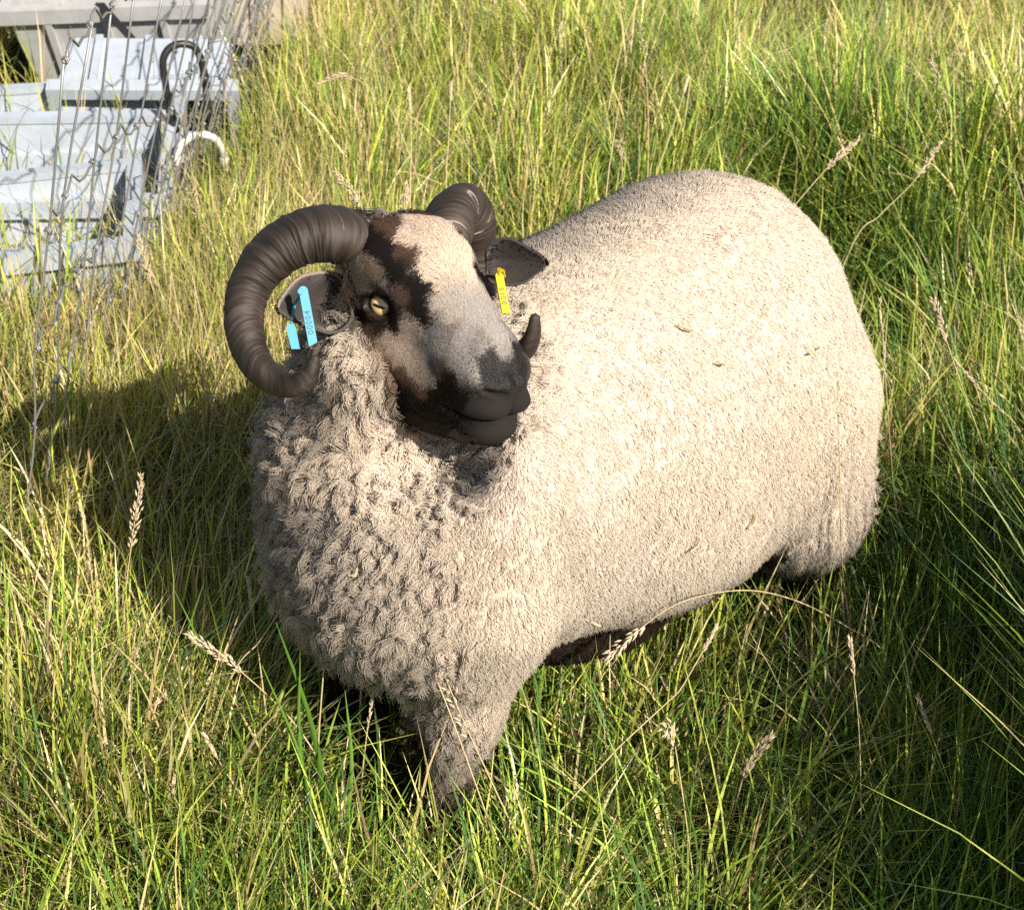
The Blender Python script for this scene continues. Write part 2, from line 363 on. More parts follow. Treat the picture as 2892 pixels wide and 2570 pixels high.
def crate(loc, rot, size, mat, label, holes=True):
    """Open fish crate: tapered walls with wall thickness, rolled rim, end walls with notches, corner ribs, base."""
    w, d, h = size; t = 0.012; tp = 0.90
    root = empty('crate', loc); root.rotation_euler = rot
    tag(root, label, 'crate', 'plastic crates heaped behind the wire fence')
    def wall(name, a0, a1, n, hl):
        # a0,a1: lower inner ends; wall leans out to the rim
        mb = MB()
        a0, a1, n = map(np.asarray, (a0, a1, n))
        L = np.linalg.norm(a1 - a0); ex = (a1 - a0) / L
        def pt(u, v, q):   # u along, v up 0..1, q outward
            s = tp + (1 - tp) * v
            mid = (a0 + a1) / 2
            base = mid * (s / tp) + ex * (u - 0.5) * L * (s / tp)
            return base + np.array([0, 0, v * h]) + n * q
        xs = [0, 1]; zs = [0, 1]
        cells = [(0, 1, 0, 1)]
        if hl:
            cuts = [0.0, 0.30, 0.38, 0.62, 0.70, 1.0]; zc = [0.0, 0.66, 0.84, 1.0]
            cells = [(cuts[i], cuts[i + 1], zc[j], zc[j + 1]) for i in range(5) for j in range(3) if not (i in (1, 3) and j == 1)]
        for (u0, u1, v0, v1) in cells:
            V = [pt(u, v, q) for q in (0, t) for (u, v) in ((u0, v0), (u1, v0), (u1, v1), (u0, v1))]
            mb.add(V, [[3, 2, 1, 0], [4, 5, 6, 7], [0, 1, 5, 4], [1, 2, 6, 5], [2, 3, 7, 6], [3, 0, 4, 7]])
        if hl:   # triangular notch: half of each opening is filled
            for c0, c1 in ((0.30, 0.38), (0.62, 0.70)):
                for tri in (((c0, 0.66), ((c0 + c1) / 2, 0.66), (c0, 0.84)), (((c0 + c1) / 2, 0.66), (c1, 0.66), (c1, 0.84))):
                    V = [pt(u, v, q) for q in (0, t) for (u, v) in tri]; mb.add(V, [[2, 1, 0], [3, 4, 5], [0, 1, 4, 3], [1, 2, 5, 4], [2, 0, 3, 5]])
        return mb.build(name, mat, root, False)
    x0, y0 = w / 2 * tp, d / 2 * tp
    wall('side_wall', (-x0, -y0, 0), (x0, -y0, 0), (0, -1, 0), False); wall('side_wall', (x0, y0, 0), (-x0, y0, 0), (0, 1, 0), False)
    wall('end_wall', (x0, -y0, 0), (x0, y0, 0), (1, 0, 0), holes); wall('end_wall', (-x0, y0, 0), (-x0, -y0, 0), (-1, 0, 0), holes)
    mb = MB()
    V = [(sx * x0, sy * y0, z) for z in (0.004, 0.016) for sx, sy in ((-1, -1), (1, -1), (1, 1), (-1, 1))]
    mb.add(V, [[3, 2, 1, 0], [4, 5, 6, 7], [0, 1, 5, 4], [1, 2, 6, 5], [2, 3, 7, 6], [3, 0, 4, 7]]); mb.build('base', mat, root, False)
    mb = MB()                                     # rim: a square-section ring
    for k_, (ox, ix, z0_, z1_) in enumerate(((0.026, -0.004, h - 0.004, h + 0.012), (0.026, 0.016, h - 0.03, h - 0.004))):
        A = [(w / 2 + ox, d / 2 + ox), (w / 2 + ix, d / 2 + ix)]
        V = []
        for (ax, ay) in A:
            for z in (z0_, z1_): V += [(sx * ax, sy * ay, z) for sx, sy in ((-1, -1), (1, -1), (1, 1), (-1, 1))]
        q = lambda r, c: r * 4 + c % 4
        Fc = []
        for c in range(4):
            Fc += [[q(0, c), q(0, c + 1), q(1, c + 1), q(1, c)], [q(1, c), q(1, c + 1), q(3, c + 1), q(3, c)], [q(3, c), q(3, c + 1), q(2, c + 1), q(2, c)], [q(2, c), q(2, c + 1), q(0, c + 1), q(0, c)]]
        mb.add(V, Fc)
    mb.build('rim', mat, root, False)
    for sx in (-0.30, 0.0, 0.30):                # ribs on the near and far walls
        for sy in (-1, 1):
            mb = MB(); yb, yt = sy * (y0 + t), sy * (d / 2 + t)
            V = [(sx * w + e, y_ + sy * o_, z) for (y_, z) in ((yb, 0.0), (yt, h - 0.032)) for e in (-0.009, 0.009) for o_ in (-0.003, 0.012)]
            mb.add(V, [[0, 1, 3, 2], [4, 6, 7, 5], [0, 4, 5, 1], [2, 3, 7, 6], [1, 5, 7, 3], [0, 2, 6, 4]]); mb.build('rib', mat, root, False)
    return root
R_ = math.radians
crate((-1.03, 3.11, 0.03), (R_(6), R_(-3), R_(9)), (0.50, 0.32, 0.18), mat_white, 'white plastic crate nearest the camera, half sunk in grass')
crate((-1.06, 3.45, 0.03), (R_(10), R_(2), R_(8)), (0.54, 0.34, 0.18), mat_white, 'white plastic crate second from the near end of the row')
crate((-1.10, 3.80, 0.00), (R_(6), R_(-1), R_(8)), (0.56, 0.36, 0.17), mat_white, 'white plastic crate in the middle of the row with shaded inside')
crate((-0.945, 4.20, 0.16), (R_(110), R_(2), R_(5)), (0.42, 0.20, 0.23), mat_white, 'white plastic crate lying on its side with a dark opening')
crate((-1.06, 4.58, 0.06), (R_(16), R_(-3), R_(-3)), (0.52, 0.38, 0.30), mat_grey, 'grey plastic crate at the far end of the row')
crate((-0.80, 4.92, 0.06), (R_(0), R_(3), R_(12)), (0.32, 0.34, 0.34), mat_beige, 'beige plastic crate behind the grey one, hidden by dry grass')

mat_black_pipe, nt, b = mat_new('black_pipe_plastic'); b.inputs['Base Color'].default_value = (0.018, 0.018, 0.020, 1); b.inputs['Roughness'].default_value = 0.4
mat_white_pipe = plastic('white_pipe_plastic', (0.76, 0.76, 0.72), (0.55, 0.53, 0.46))
def hoop(name, pts, r, mat, label, collar):
    root = empty(name, (0, 0, 0)); tag(root, label, 'hoop')
    p = spline(pts, 40); root.location = p[0]
    V, Fc = tube(p - p[0], r, 12); MB().add(V, Fc).build('pipe', mat, root)
    for i in collar:
        a = p[i] - p[0]; bdir = p[i + 1] - p[i]; bdir /= np.linalg.norm(bdir)
        V, Fc = tube([a - bdir * 0.012, a + bdir * 0.012], r * 1.25, 12); MB().add(V, Fc).build('collar', mat, root)
    return root
pp = lambda px, py, y: np.array(pixel_point(px, py, y=y))
hoop('pipe_hoop', [pp(177, 132, 3.58), pp(170, 110, 3.58), pp(165, 80, 3.58), pp(163, 60, 3.58), pp(171, 47, 3.59), pp(186, 44, 3.60), pp(198, 52, 3.61), pp(205, 80, 3.62), pp(208, 120, 3.63)], 0.0085, mat_black_pipe, 'black pipe hoop arching over the tilted crate', (4, 34))
hoop('pipe_hoop', [pp(176, 168, 3.42), pp(178, 152, 3.42), pp(187, 139, 3.43), pp(202, 134.5, 3.45), pp(215, 139, 3.47), pp(223, 152, 3.49), pp(225, 170, 3.50)], 0.0085, mat_white_pipe, 'white pipe hoop standing in the grass beside the crates', (3, 36))
# a dark strap thrown over the far crate
V = []; sp = spline([pp(100, 4, 4.30), pp(112, 18, 4.26), pp(126, 33, 4.22), pp(133, 41, 4.20)], 14)
for p in sp: V += [p + np.array([-0.012, 0, 0.0]), p + np.array([0.012, 0, 0.0]), p + np.array([0.012, 0, 0.004]), p + np.array([-0.012, 0, 0.004])]
Fc = [[4 * i + a_, 4 * i + (a_ + 1) % 4, 4 * i + 4 + (a_ + 1) % 4, 4 * i + 4 + a_] for i in range(13) for a_ in range(4)] + [[3, 2, 1, 0], [52, 53, 54, 55]]
tag(mesh_obj('strap', V, Fc, mat_black_pipe, smooth=False), 'black webbing strap lying across the grey crate', 'strap')

# ------------------------------------------------------------------ leaning sheep netting
mat_wire, nt, b = mat_new('galvanised_wire')
nz = nd(nt, 'ShaderNodeTexNoise', i_Scale=60.0, i_Detail=4.0); ramp = nd(nt, 'ShaderNodeValToRGB')
ramp.color_ramp.elements[0].color = (0.20, 0.195, 0.19, 1); ramp.color_ramp.elements[1].color = (0.42, 0.41, 0.40, 1)
nt.links.new(nz.outputs['Fac'], ramp.inputs[0]); nt.links.new(ramp.outputs[0], b.inputs['Base Color']); b.inputs['Metallic'].default_value = 0.55; b.inputs['Roughness'].default_value = 0.5
fence = empty('wire_fence', (-0.70, 2.0, 0)); tag(fence, 'leaning grey wire sheep netting in front of the crates', 'fence')
FO = np.array([-0.70, 2.0, 0.0])
HS = [0.03, 0.15, 0.28, 0.42, 0.59, 0.82]
def fence_pt(y, h):
    s = 0.035 * math.sin(y * 1.9 + 0.4) + 0.018 * math.sin(y * 5.3)
    g = hz(-0.70, y) * 0.7
    x = -0.80 + 0.018 * (y - 1.2) + h * (0.34 + s) + 0.02 * math.sin(3 * h + y)
    return np.array([x, y + 0.05 * h * math.sin(y * 2.3), g + h * (0.975 + 0.06 * math.sin(y * 3.1 + 1.0))])
SY = np.arange(2.06, 6.6, 0.115)
jit = rng.normal(0, 0.012, (len(SY), len(HS)))
nodes = np.array([[fence_pt(y + jit[i, j], h) for j, h in enumerate(HS)] for i, y in enumerate(SY)])
for j in range(len(HS)):
    path = []
    for i in range(len(SY) - 1):
        a, c = nodes[i, j], nodes[i + 1, j]
        for t_ in (0, 0.12, 0.3, 0.5, 0.7, 0.88):
            k_ = 0.010 * math.sin(2 * math.pi * t_) + 0.006 * math.sin(4 * math.pi * t_ + j)
            path.append(a + (c - a) * t_ + np.array([0, 0, k_]))
    path.append(nodes[-1, j])
    V, Fc = tube(np.array(path) - FO, 0.0021 if j in (0, 5) else 0.0018, 5); MB().add(V, Fc).build('line_wire', mat_wire, fence)
knots = MB()
for i in range(len(SY)):
    path = spline(nodes[i] + np.stack([rng.normal(0, 0.003, len(HS)), rng.normal(0, 0.004, len(HS)), np.zeros(len(HS))], 1), 16)
    V, Fc = tube(path - FO, 0.0018, 5); MB().add(V, Fc).build('stay_wire', mat_wire, fence)
    for j in range(len(HS)):
        c = nodes[i, j] - FO; a_ = np.linspace(0, 4 * np.pi, 13)
        p = np.stack([c[0] + 0.0040 * np.cos(a_), c[1] + np.linspace(-0.006, 0.006, 13), c[2] + 0.0040 * np.sin(a_)], 1)
        V, Fc = tube(p, 0.0014, 4); knots.add(V, Fc)
ko = knots.build('knots', mat_wire, fence); ko['kind'] = 'stuff'
# ------------------------------------------------------------------ the ram: one continuous body surface from a distance field
RAM_HEAD_ANG = math.radians(44.0)
ram_h = np.array([-math.cos(RAM_HEAD_ANG), -math.sin(RAM_HEAD_ANG), 0.0])
ram_l = np.array([-ram_h[1], ram_h[0], 0.0])
RAM_O = np.array([0.076, 1.815, 0.0])
RAM_B = np.stack([ram_h, ram_l, [0, 0, 1.0]], 1)           # body -> world
def w2b(p): return (np.asarray(p, float) - RAM_O) @ RAM_B
def b2w(p): return np.asarray(p, float) @ RAM_B.T + RAM_O

def head_rot(yaw, pitch, roll):
    cy, sy, cp, sp, cr, sr = math.cos(yaw), math.sin(yaw), math.cos(pitch), math.sin(pitch), math.cos(roll), math.sin(roll)
    base = np.array([[0, 1, 0], [-1, 0, 0], [0, 0, 1.0]])
    Rz = np.array([[cy, -sy, 0], [sy, cy, 0], [0, 0, 1]]); Ry = np.array([[cp, 0, sp], [0, 1, 0], [-sp, 0, cp]]); Rx = np.array([[1, 0, 0], [0, cr, -sr], [0, sr, cr]])
    return Rz @ base @ Ry @ Rx
HEAD_R = head_rot(math.radians(46), math.radians(-6.2), math.radians(-6.7))
HEAD_S = 0.875
HEAD_O = np.array([-0.0866, 1.6128, 0.7360])
HB_R = RAM_B.T @ HEAD_R; HB_O = w2b(HEAD_O)                # head -> body frame
def h2b(p): return (np.asarray(p, float) * HEAD_S) @ HB_R.T + HB_O
def b2h(p): return ((p - HB_O.astype(np.float32)) @ HB_R.astype(np.float32)) / HEAD_S

NECK_SIDE = np.array([-0.207, 1.654, 0.505])
def sd_ell(P, c, r, R=None):
    q = P - np.asarray(c, np.float32)
    if R is not None: q = q @ np.asarray(R, np.float32)
    r = np.asarray(r, np.float32)
    k0 = np.linalg.norm(q / r, axis=1); k1 = np.linalg.norm(q / (r * r), axis=1) + 1e-9
    return k0 * (k0 - 1) / k1
def sd_cone(P, a, b, r1, r2):
    a = np.asarray(a, np.float32); b = np.asarray(b, np.float32); ab = b - a
    t = np.clip((P - a) @ ab / (ab @ ab), 0, 1)
    return np.linalg.norm(P - a - t[:, None] * ab, axis=1) - (r1 + (r2 - r1) * t)
def smin(a, b, k):
    h = np.maximum(k - np.abs(a - b), 0) / k
    return np.minimum(a, b) - h * h * k * 0.25
def smax(a, b, k): return -smin(-a, -b, k)

EYE = {s: np.array([-0.038, s * 0.0455, -0.010]) for s in (-1, 1)}
EYE_R = 0.0205
def eye_axes(s):
    look = np.array([0.42, s * 1.0, 0.10]); look /= np.linalg.norm(look)
    hor = np.array([0.93, -s * 0.36, -0.22]); hor -= look * (hor @ look); hor /= np.linalg.norm(hor)
    return np.stack([hor, np.cross(look, hor), look], 1)

def sdf_head(P):
    d = sd_ell(P, (-0.045, 0, 0.018), (0.078, 0.063, 0.072))
    d = smin(d, sd_ell(P, (-0.012, 0, 0.058), (0.046, 0.046, 0.036)), 0.03)
    d = smin(d, np.minimum(sd_ell(P, (-0.050, -0.040, 0.048), (0.040, 0.036, 0.040)), sd_ell(P, (-0.050, 0.040, 0.048), (0.040, 0.036, 0.040))), 0.03)
    d = smin(d, sd_cone(P, (-0.005, 0, 0.002), (0.098, 0, -0.068), 0.060, 0.041), 0.04)
    d = smin(d, sd_ell(P, (0.104, 0, -0.080), (0.048, 0.040, 0.046)), 0.03)
    # jaw and cheeks
    d = smin(d, sd_cone(P, (-0.05, 0, -0.085), (0.083, 0, -0.134), 0.054, 0.034), 0.03)
    lip = np.minimum(sd_ell(P, (0.104, -0.018, -0.113), (0.041, 0.028, 0.020)), sd_ell(P, (0.104, 0.018, -0.113), (0.041, 0.028, 0.020)))
    d = smin(d, lip, 0.010)
    d = smin(d, sd_ell(P, (0.094, 0, -0.146), (0.038, 0.034, 0.023)), 0.014)
    d = smin(d, sd_ell(P, (0.012, 0, -0.128), (0.080, 0.053, 0.053)), 0.02)
    for s in (-1, 1):
        d = smin(d, sd_ell(P, (-0.050, s * 0.034, -0.060), (0.066, 0.034, 0.058)), 0.03)
        d = smin(d, sd_ell(P, (0.035, s * 0.026, -0.088), (0.070, 0.024, 0.042)), 0.03)
        d = smin(d, sd_ell(P, (-0.030, s * 0.050, 0.012), (0.036, 0.016, 0.016)), 0.018)     # brow
        E = eye_axes(s); c = EYE[s]
        d = smax(d, -sd_ell(P, c + E[:, 2] * 0.030, (0.024, 0.020, 0.014), E), 0.016)        # socket
        lid = sd_ell(P, c, (EYE_R + 0.0045,) * 3)
        d = smin(d, lid, 0.008)
        cut = sd_ell(P, c + E[:, 2] * 0.016, (0.0178, 0.0128, 0.022), E)
        d = smax(d, -cut, 0.003)
    # flattened nose pad, then the comma-shaped nostrils with their raised wings
    d = smax(d, P @ np.array([0.953, 0, 0.302], np.float32) - 0.1105, 0.022)
    for s in (-1, 1):
        d = smin(d, sd_cone(P, (0.136, s * 0.012, -0.084), (0.120, s * 0.036, -0.076), 0.010, 0.008), 0.014)
        na = sd_cone(P, (0.149, s * 0.0075, -0.0985), (0.146, s * 0.020, -0.0960), 0.0042, 0.0066)
        na = smin(na, sd_cone(P, (0.146, s * 0.020, -0.0960), (0.130, s * 0.039, -0.0870), 0.0062, 0.0024), 0.006)
        d = smax(d, -na, 0.0035)
    # groove between the nostrils
    d = smax(d, -np.maximum(sd_cone(P, (0.150, 0, -0.080), (0.150, 0, -0.104), 0.0016, 0.0030), -d - 0.004), 0.008)
    # mouth line and the cleft of the lip
    zc = -0.1285 + 0.5 * np.clip(0.110 - P[:, 0], 0, 1) ** 1 * 0.55
    mouth = np.maximum(np.abs(P[:, 2] - zc) - 0.0014, 0.072 - P[:, 0])
    d = smax(d, -np.maximum(mouth, -d - 0.010), 0.004)
    cleft = np.maximum(np.abs(P[:, 1]) - 0.0010, np.maximum(P[:, 2] + 0.100, -0.128 - P[:, 2]))
    d = smax(d, -np.maximum(cleft, -d - 0.007), 0.003)
    return d

def sdf_torso(P):
    P = np.asarray(P, np.float32)
    d = sd_ell(P, (-0.05, 0, 0.460), (0.36, 0.240, 0.240))
    d = smin(d, sd_ell(P, (-0.25, 0, 0.485), (0.205, 0.205, 0.232)), 0.10)
    d = smin(d, sd_ell(P, (0.20, 0.01, 0.455), (0.19, 0.220, 0.225)), 0.035)
    d = smin(d, sd_ell(P, (0.29, -0.01, 0.385), (0.14, 0.172, 0.145)), 0.06)
    d = smin(d, sd_ell(P, (-0.06, 0.03, 0.350), (0.30, 0.195, 0.160)), 0.06)
    d = smin(d, sd_ell(P, (-0.10, 0.05, 0.315), (0.22, 0.165, 0.120)), 0.05)
    d = smin(d, sd_ell(P, (-0.03, 0.03, 0.215), (0.19, 0.115, 0.100)), 0.03)
    nb = h2b((-0.130, 0.005, -0.130))
    d = smin(d, sd_cone(P, (0.215, -0.03, 0.44), nb, 0.150, 0.080), 0.05)
    d = smin(d, sd_ell(P, h2b((-0.088, -0.034, -0.105)), (0.070, 0.072, 0.070)), 0.014)
    d = smin(d, sd_ell(P, h2b((-0.092, -0.030, -0.165)), (0.070, 0.074, 0.062)), 0.02)
    d = smin(d, sd_ell(P, w2b(NECK_SIDE), (0.088, 0.088, 0.100)), 0.04)
    d = smax(d, -sd_ell(P, h2b((0.040, -0.045, -0.196)), (0.062, 0.055, 0.042)), 0.06)
    # legs: hind (thigh, shank with the hock set back) and fore
    for s, fx, hx in ((1, 0.285, -0.31), (-1, 0.26, -0.27)):
        y = 0.095 * s
        leg = sd_cone(P, (fx - 0.04, y + 0.01, 0.36), (fx - 0.005, y - 0.004, 0.20), 0.104, 0.048)
        leg = smin(leg, sd_cone(P, (fx - 0.005, y - 0.004, 0.20), (fx + 0.022, y - 0.018, 0.08), 0.045, 0.033), 0.05)
        leg = smin(leg, sd_cone(P, (fx + 0.022, y - 0.018, 0.08), (fx + 0.036, y - 0.022, 0.015), 0.030, 0.028), 0.02)
        d = smin(d, leg, 0.05)
        y = 0.135 * s
        leg = sd_cone(P, (hx + 0.00, y * 0.75, 0.40), (hx - 0.015, y, 0.25), 0.140, 0.105)
        leg = smin(leg, sd_cone(P, (hx - 0.015, y, 0.25), (hx - 0.065, y, 0.18), 0.085, 0.060), 0.04)
        leg = smin(leg, sd_cone(P, (hx - 0.065, y, 0.18), (hx - 0.055, y, 0.07), 0.045, 0.033), 0.03)
        leg = smin(leg, sd_cone(P, (hx - 0.055, y, 0.07), (hx - 0.04, y, 0.012), 0.032, 0.030), 0.02)
        d = smin(d, leg, 0.06)
    # tail lying against the rump
    d = smin(d, sd_cone(P, (-0.425, 0, 0.50), (-0.455, 0, 0.33), 0.045, 0.030), 0.04)
    x_, y_, z_ = P[:, 0], P[:, 1], P[:, 2]
    d = d + 0.006 + 0.017 * np.exp(-((x_ - 0.195 + 0.10 * (z_ - 0.45)) / 0.036) ** 2) * smoothstep(0.08, 0.16, y_) * smoothstep(0.64, 0.50, z_)
    return d

def sdf_body(P):
    P = np.asarray(P, np.float32)
    d = sdf_torso(P)
    # the head, evaluated only near it
    near = np.linalg.norm(P - HB_O.astype(np.float32), axis=1) < 0.34
    if near.any():
        hd = sdf_head(b2h(P[near])) * HEAD_S
        d[near] = smin(d[near], hd, 0.014)
    return d

def sdf_grad(P, e=0.0012):
    P = np.asarray(P, np.float32)
    g = np.stack([sdf_body(P + np.array(o, np.float32) * e) - sdf_body(P - np.array(o, np.float32) * e) for o in ((1, 0, 0), (0, 1, 0), (0, 0, 1))], 1)
    return g / (np.linalg.norm(g, axis=1)[:, None] + 1e-9)

def surface_nets(f, lo, hi, h):
    lo = np.asarray(lo, np.float32)
    n = [int((b - a) / h) + 2 for a, b in zip(lo, hi)]
    ax = [lo[i] + h * np.arange(n[i], dtype=np.float32) for i in range(3)]
    vals = np.empty(n, np.float32)
    Y, Z = np.meshgrid(ax[1], ax[2], indexing='ij')
    yz = np.stack([Y.ravel(), Z.ravel()], 1)
    step = 12
    for i in range(0, n[0], step):
        xs = ax[0][i:i + step]
        P = np.concatenate([np.concatenate([np.full((len(yz), 1), x, np.float32), yz], 1) for x in xs])
        vals[i:i + step] = f(P).reshape(len(xs), n[1], n[2])
    s = vals < 0
    cnt = np.zeros([k - 1 for k in n], np.int8)
    for dx in (0, 1):
        for dy in (0, 1):
            for dz in (0, 1): cnt += s[dx:n[0] - 1 + dx, dy:n[1] - 1 + dy, dz:n[2] - 1 + dz]
    act = (cnt > 0) & (cnt < 8)
    idx = -np.ones(act.shape, np.int64); ijk = np.argwhere(act); idx[act] = np.arange(len(ijk))
    acc = np.zeros((len(ijk), 3)); num = np.zeros(len(ijk))
    corners = [(a, b, c) for a in (0, 1) for b in (0, 1) for c in (0, 1)]
    for p in corners:
        for q in corners:
            if sum(abs(a - b) for a, b in zip(p, q)) == 1 and p < q:
                va = vals[ijk[:, 0] + p[0], ijk[:, 1] + p[1], ijk[:, 2] + p[2]]; vb = vals[ijk[:, 0] + q[0], ijk[:, 1] + q[1], ijk[:, 2] + q[2]]
                m = (va < 0) != (vb < 0); t = np.where(m, va / np.where(m, va - vb, 1), 0)
                acc += np.where(m[:, None], np.array(p) + t[:, None] * (np.array(q) - np.array(p)), 0); num += m
    V = lo + h * (ijk + acc / num[:, None])
    Fc = []
    for a in range(3):
        b, c = (a + 1) % 3, (a + 2) % 3
        sl0 = [slice(None)] * 3; sl1 = [slice(None)] * 3; sl0[a] = slice(0, n[a] - 1); sl1[a] = slice(1, n[a])
        for flip in (0, 1):
            m = (s[tuple(sl0)] & ~s[tuple(sl1)]) if not flip else (~s[tuple(sl0)] & s[tuple(sl1)])
            e = np.argwhere(m); e = e[(e[:, b] > 0) & (e[:, c] > 0) & (e[:, b] < n[b] - 1) & (e[:, c] < n[c] - 1)]
            def cell(db, dc):
                k = e.copy(); k[:, b] -= db; k[:, c] -= dc; return idx[k[:, 0], k[:, 1], k[:, 2]]
            q = np.stack([cell(1, 1), cell(0, 1), cell(0, 0), cell(1, 0)], 1)
            Fc.append(q if not flip else q[:, ::-1])
    return V.astype(np.float32), np.concatenate(Fc)

rv, rf = surface_nets(sdf_body, (-0.64, -0.34, -0.006), (0.62, 0.34, 0.90), 0.006)
bm = bmesh.new()
tmp = bpy.data.meshes.new('tmp')
tmp.from_pydata(rv.tolist(), [], rf.tolist())
bm.from_mesh(tmp); bpy.data.meshes.remove(tmp)
for lev in range(2):
    bm.verts.ensure_lookup_table()
    co = np.array([v.co[:] for v in bm.verts], np.float32)
    H = b2h(co)
    if lev == 0: inh = (H[:, 0] > -0.07) & (np.linalg.norm(H - np.array([0.03, 0, -0.03]), axis=1) < 0.185)
    else: inh = (H[:, 0] > -0.068) & (H[:, 0] < 0.19) & (np.abs(H[:, 1]) < 0.09) & (H[:, 2] < 0.03) & (H[:, 2] > -0.18) & ((H[:, 0] > 0.06) | (np.linalg.norm(np.abs(H) * [1, 1, 0] + H * [0, 0, 1] - np.array([-0.038, 0.05, -0.01]) * [1, 1, 1] - 0 * H, axis=1) < 9))
    es = [e for e in bm.edges if inh[e.verts[0].index] and inh[e.verts[1].index]]
    bmesh.ops.subdivide_edges(bm, edges=es, cuts=1, use_grid_fill=True)
    bm.verts.index_update()
bmesh.ops.triangulate(bm, faces=[f for f in bm.faces if len(f.verts) > 4])
bm.verts.ensure_lookup_table()
co = np.array([v.co[:] for v in bm.verts], np.float32)
for it in range(3):
    g = sdf_grad(co); co = co - (sdf_body(co) * 0.9)[:, None] * g
# the fleece is not a smooth bolster: sags, dents and matted lumps
tw = smoothstep(0.09, 0.16, np.linalg.norm(b2h(co) - np.array([0.04, 0, -0.05]), axis=1)) * smoothstep(0.05, 0.16, co[:, 2])
co = (co + g * (tw * (0.0075 * fbm(co, 6.5, 301, 2) + 0.0045 * fbm(co, 17.0, 302, 2)))[:, None]).astype(np.float32)
ram_me = bpy.data.meshes.new('body')
for v, c in zip(bm.verts, co): v.co = c
bmesh.ops.recalc_face_normals(bm, faces=bm.faces)
bm.to_mesh(ram_me); bm.free()
ram_me.polygons.foreach_set('use_smooth', np.ones(len(ram_me.polygons), bool))
print('ram verts', len(ram_me.vertices))
ram = empty('ram', RAM_O, 0)
ram.rotation_euler = Matrix([list(r) for r in RAM_B]).to_euler()
ram_body = bpy.data.objects.new('body', ram_me); link(ram_body, ram)
# ------------------------------------------------------------------ horns, eyes, ears, tags
def at_depth(px, py, d):
    """World point on the ray of a pixel at a distance along the camera axis."""
    x = (px - 512.0) / FOCAL_PX * d; v = (454.5 - py) / FOCAL_PX * d
    return np.array([x, d * math.cos(CAM_PITCH) + v * math.sin(CAM_PITCH), CAM_H - d * math.sin(CAM_PITCH) + v * math.cos(CAM_PITCH)])

mat_horn, nt, b = mat_new('horn_keratin')
at = nd(nt, 'ShaderNodeAttribute', attribute_name='ridge')
ramp = nd(nt, 'ShaderNodeValToRGB')
ramp.color_ramp.elements[0].position = 0.0; ramp.color_ramp.elements[0].color = (0.012, 0.009, 0.007, 1)
ramp.color_ramp.elements[1].position = 1.0; ramp.color_ramp.elements[1].color = (0.30, 0.24, 0.20, 1)
e = ramp.color_ramp.elements.new(0.55); e.color = (0.042, 0.030, 0.023, 1)
e = ramp.color_ramp.elements.new(0.85); e.color = (0.075, 0.058, 0.048, 1)
nt.links.new(at.outputs['Fac'], ramp.inputs[0]); nt.links.new(ramp.outputs[0], b.inputs['Base Color'])
b.inputs['Roughness'].default_value = 0.56; b.inputs['Specular IOR Level'].default_value = 0.4
ns = nd(nt, 'ShaderNodeTexNoise', i_Scale=260.0, i_Detail=6.0)
bp = nd(nt, 'ShaderNodeBump', i_Strength=0.4, i_Distance=0.0015)
nt.links.new(ns.outputs['Fac'], bp.inputs['Height']); nt.links.new(bp.outputs[0], b.inputs['Normal'])

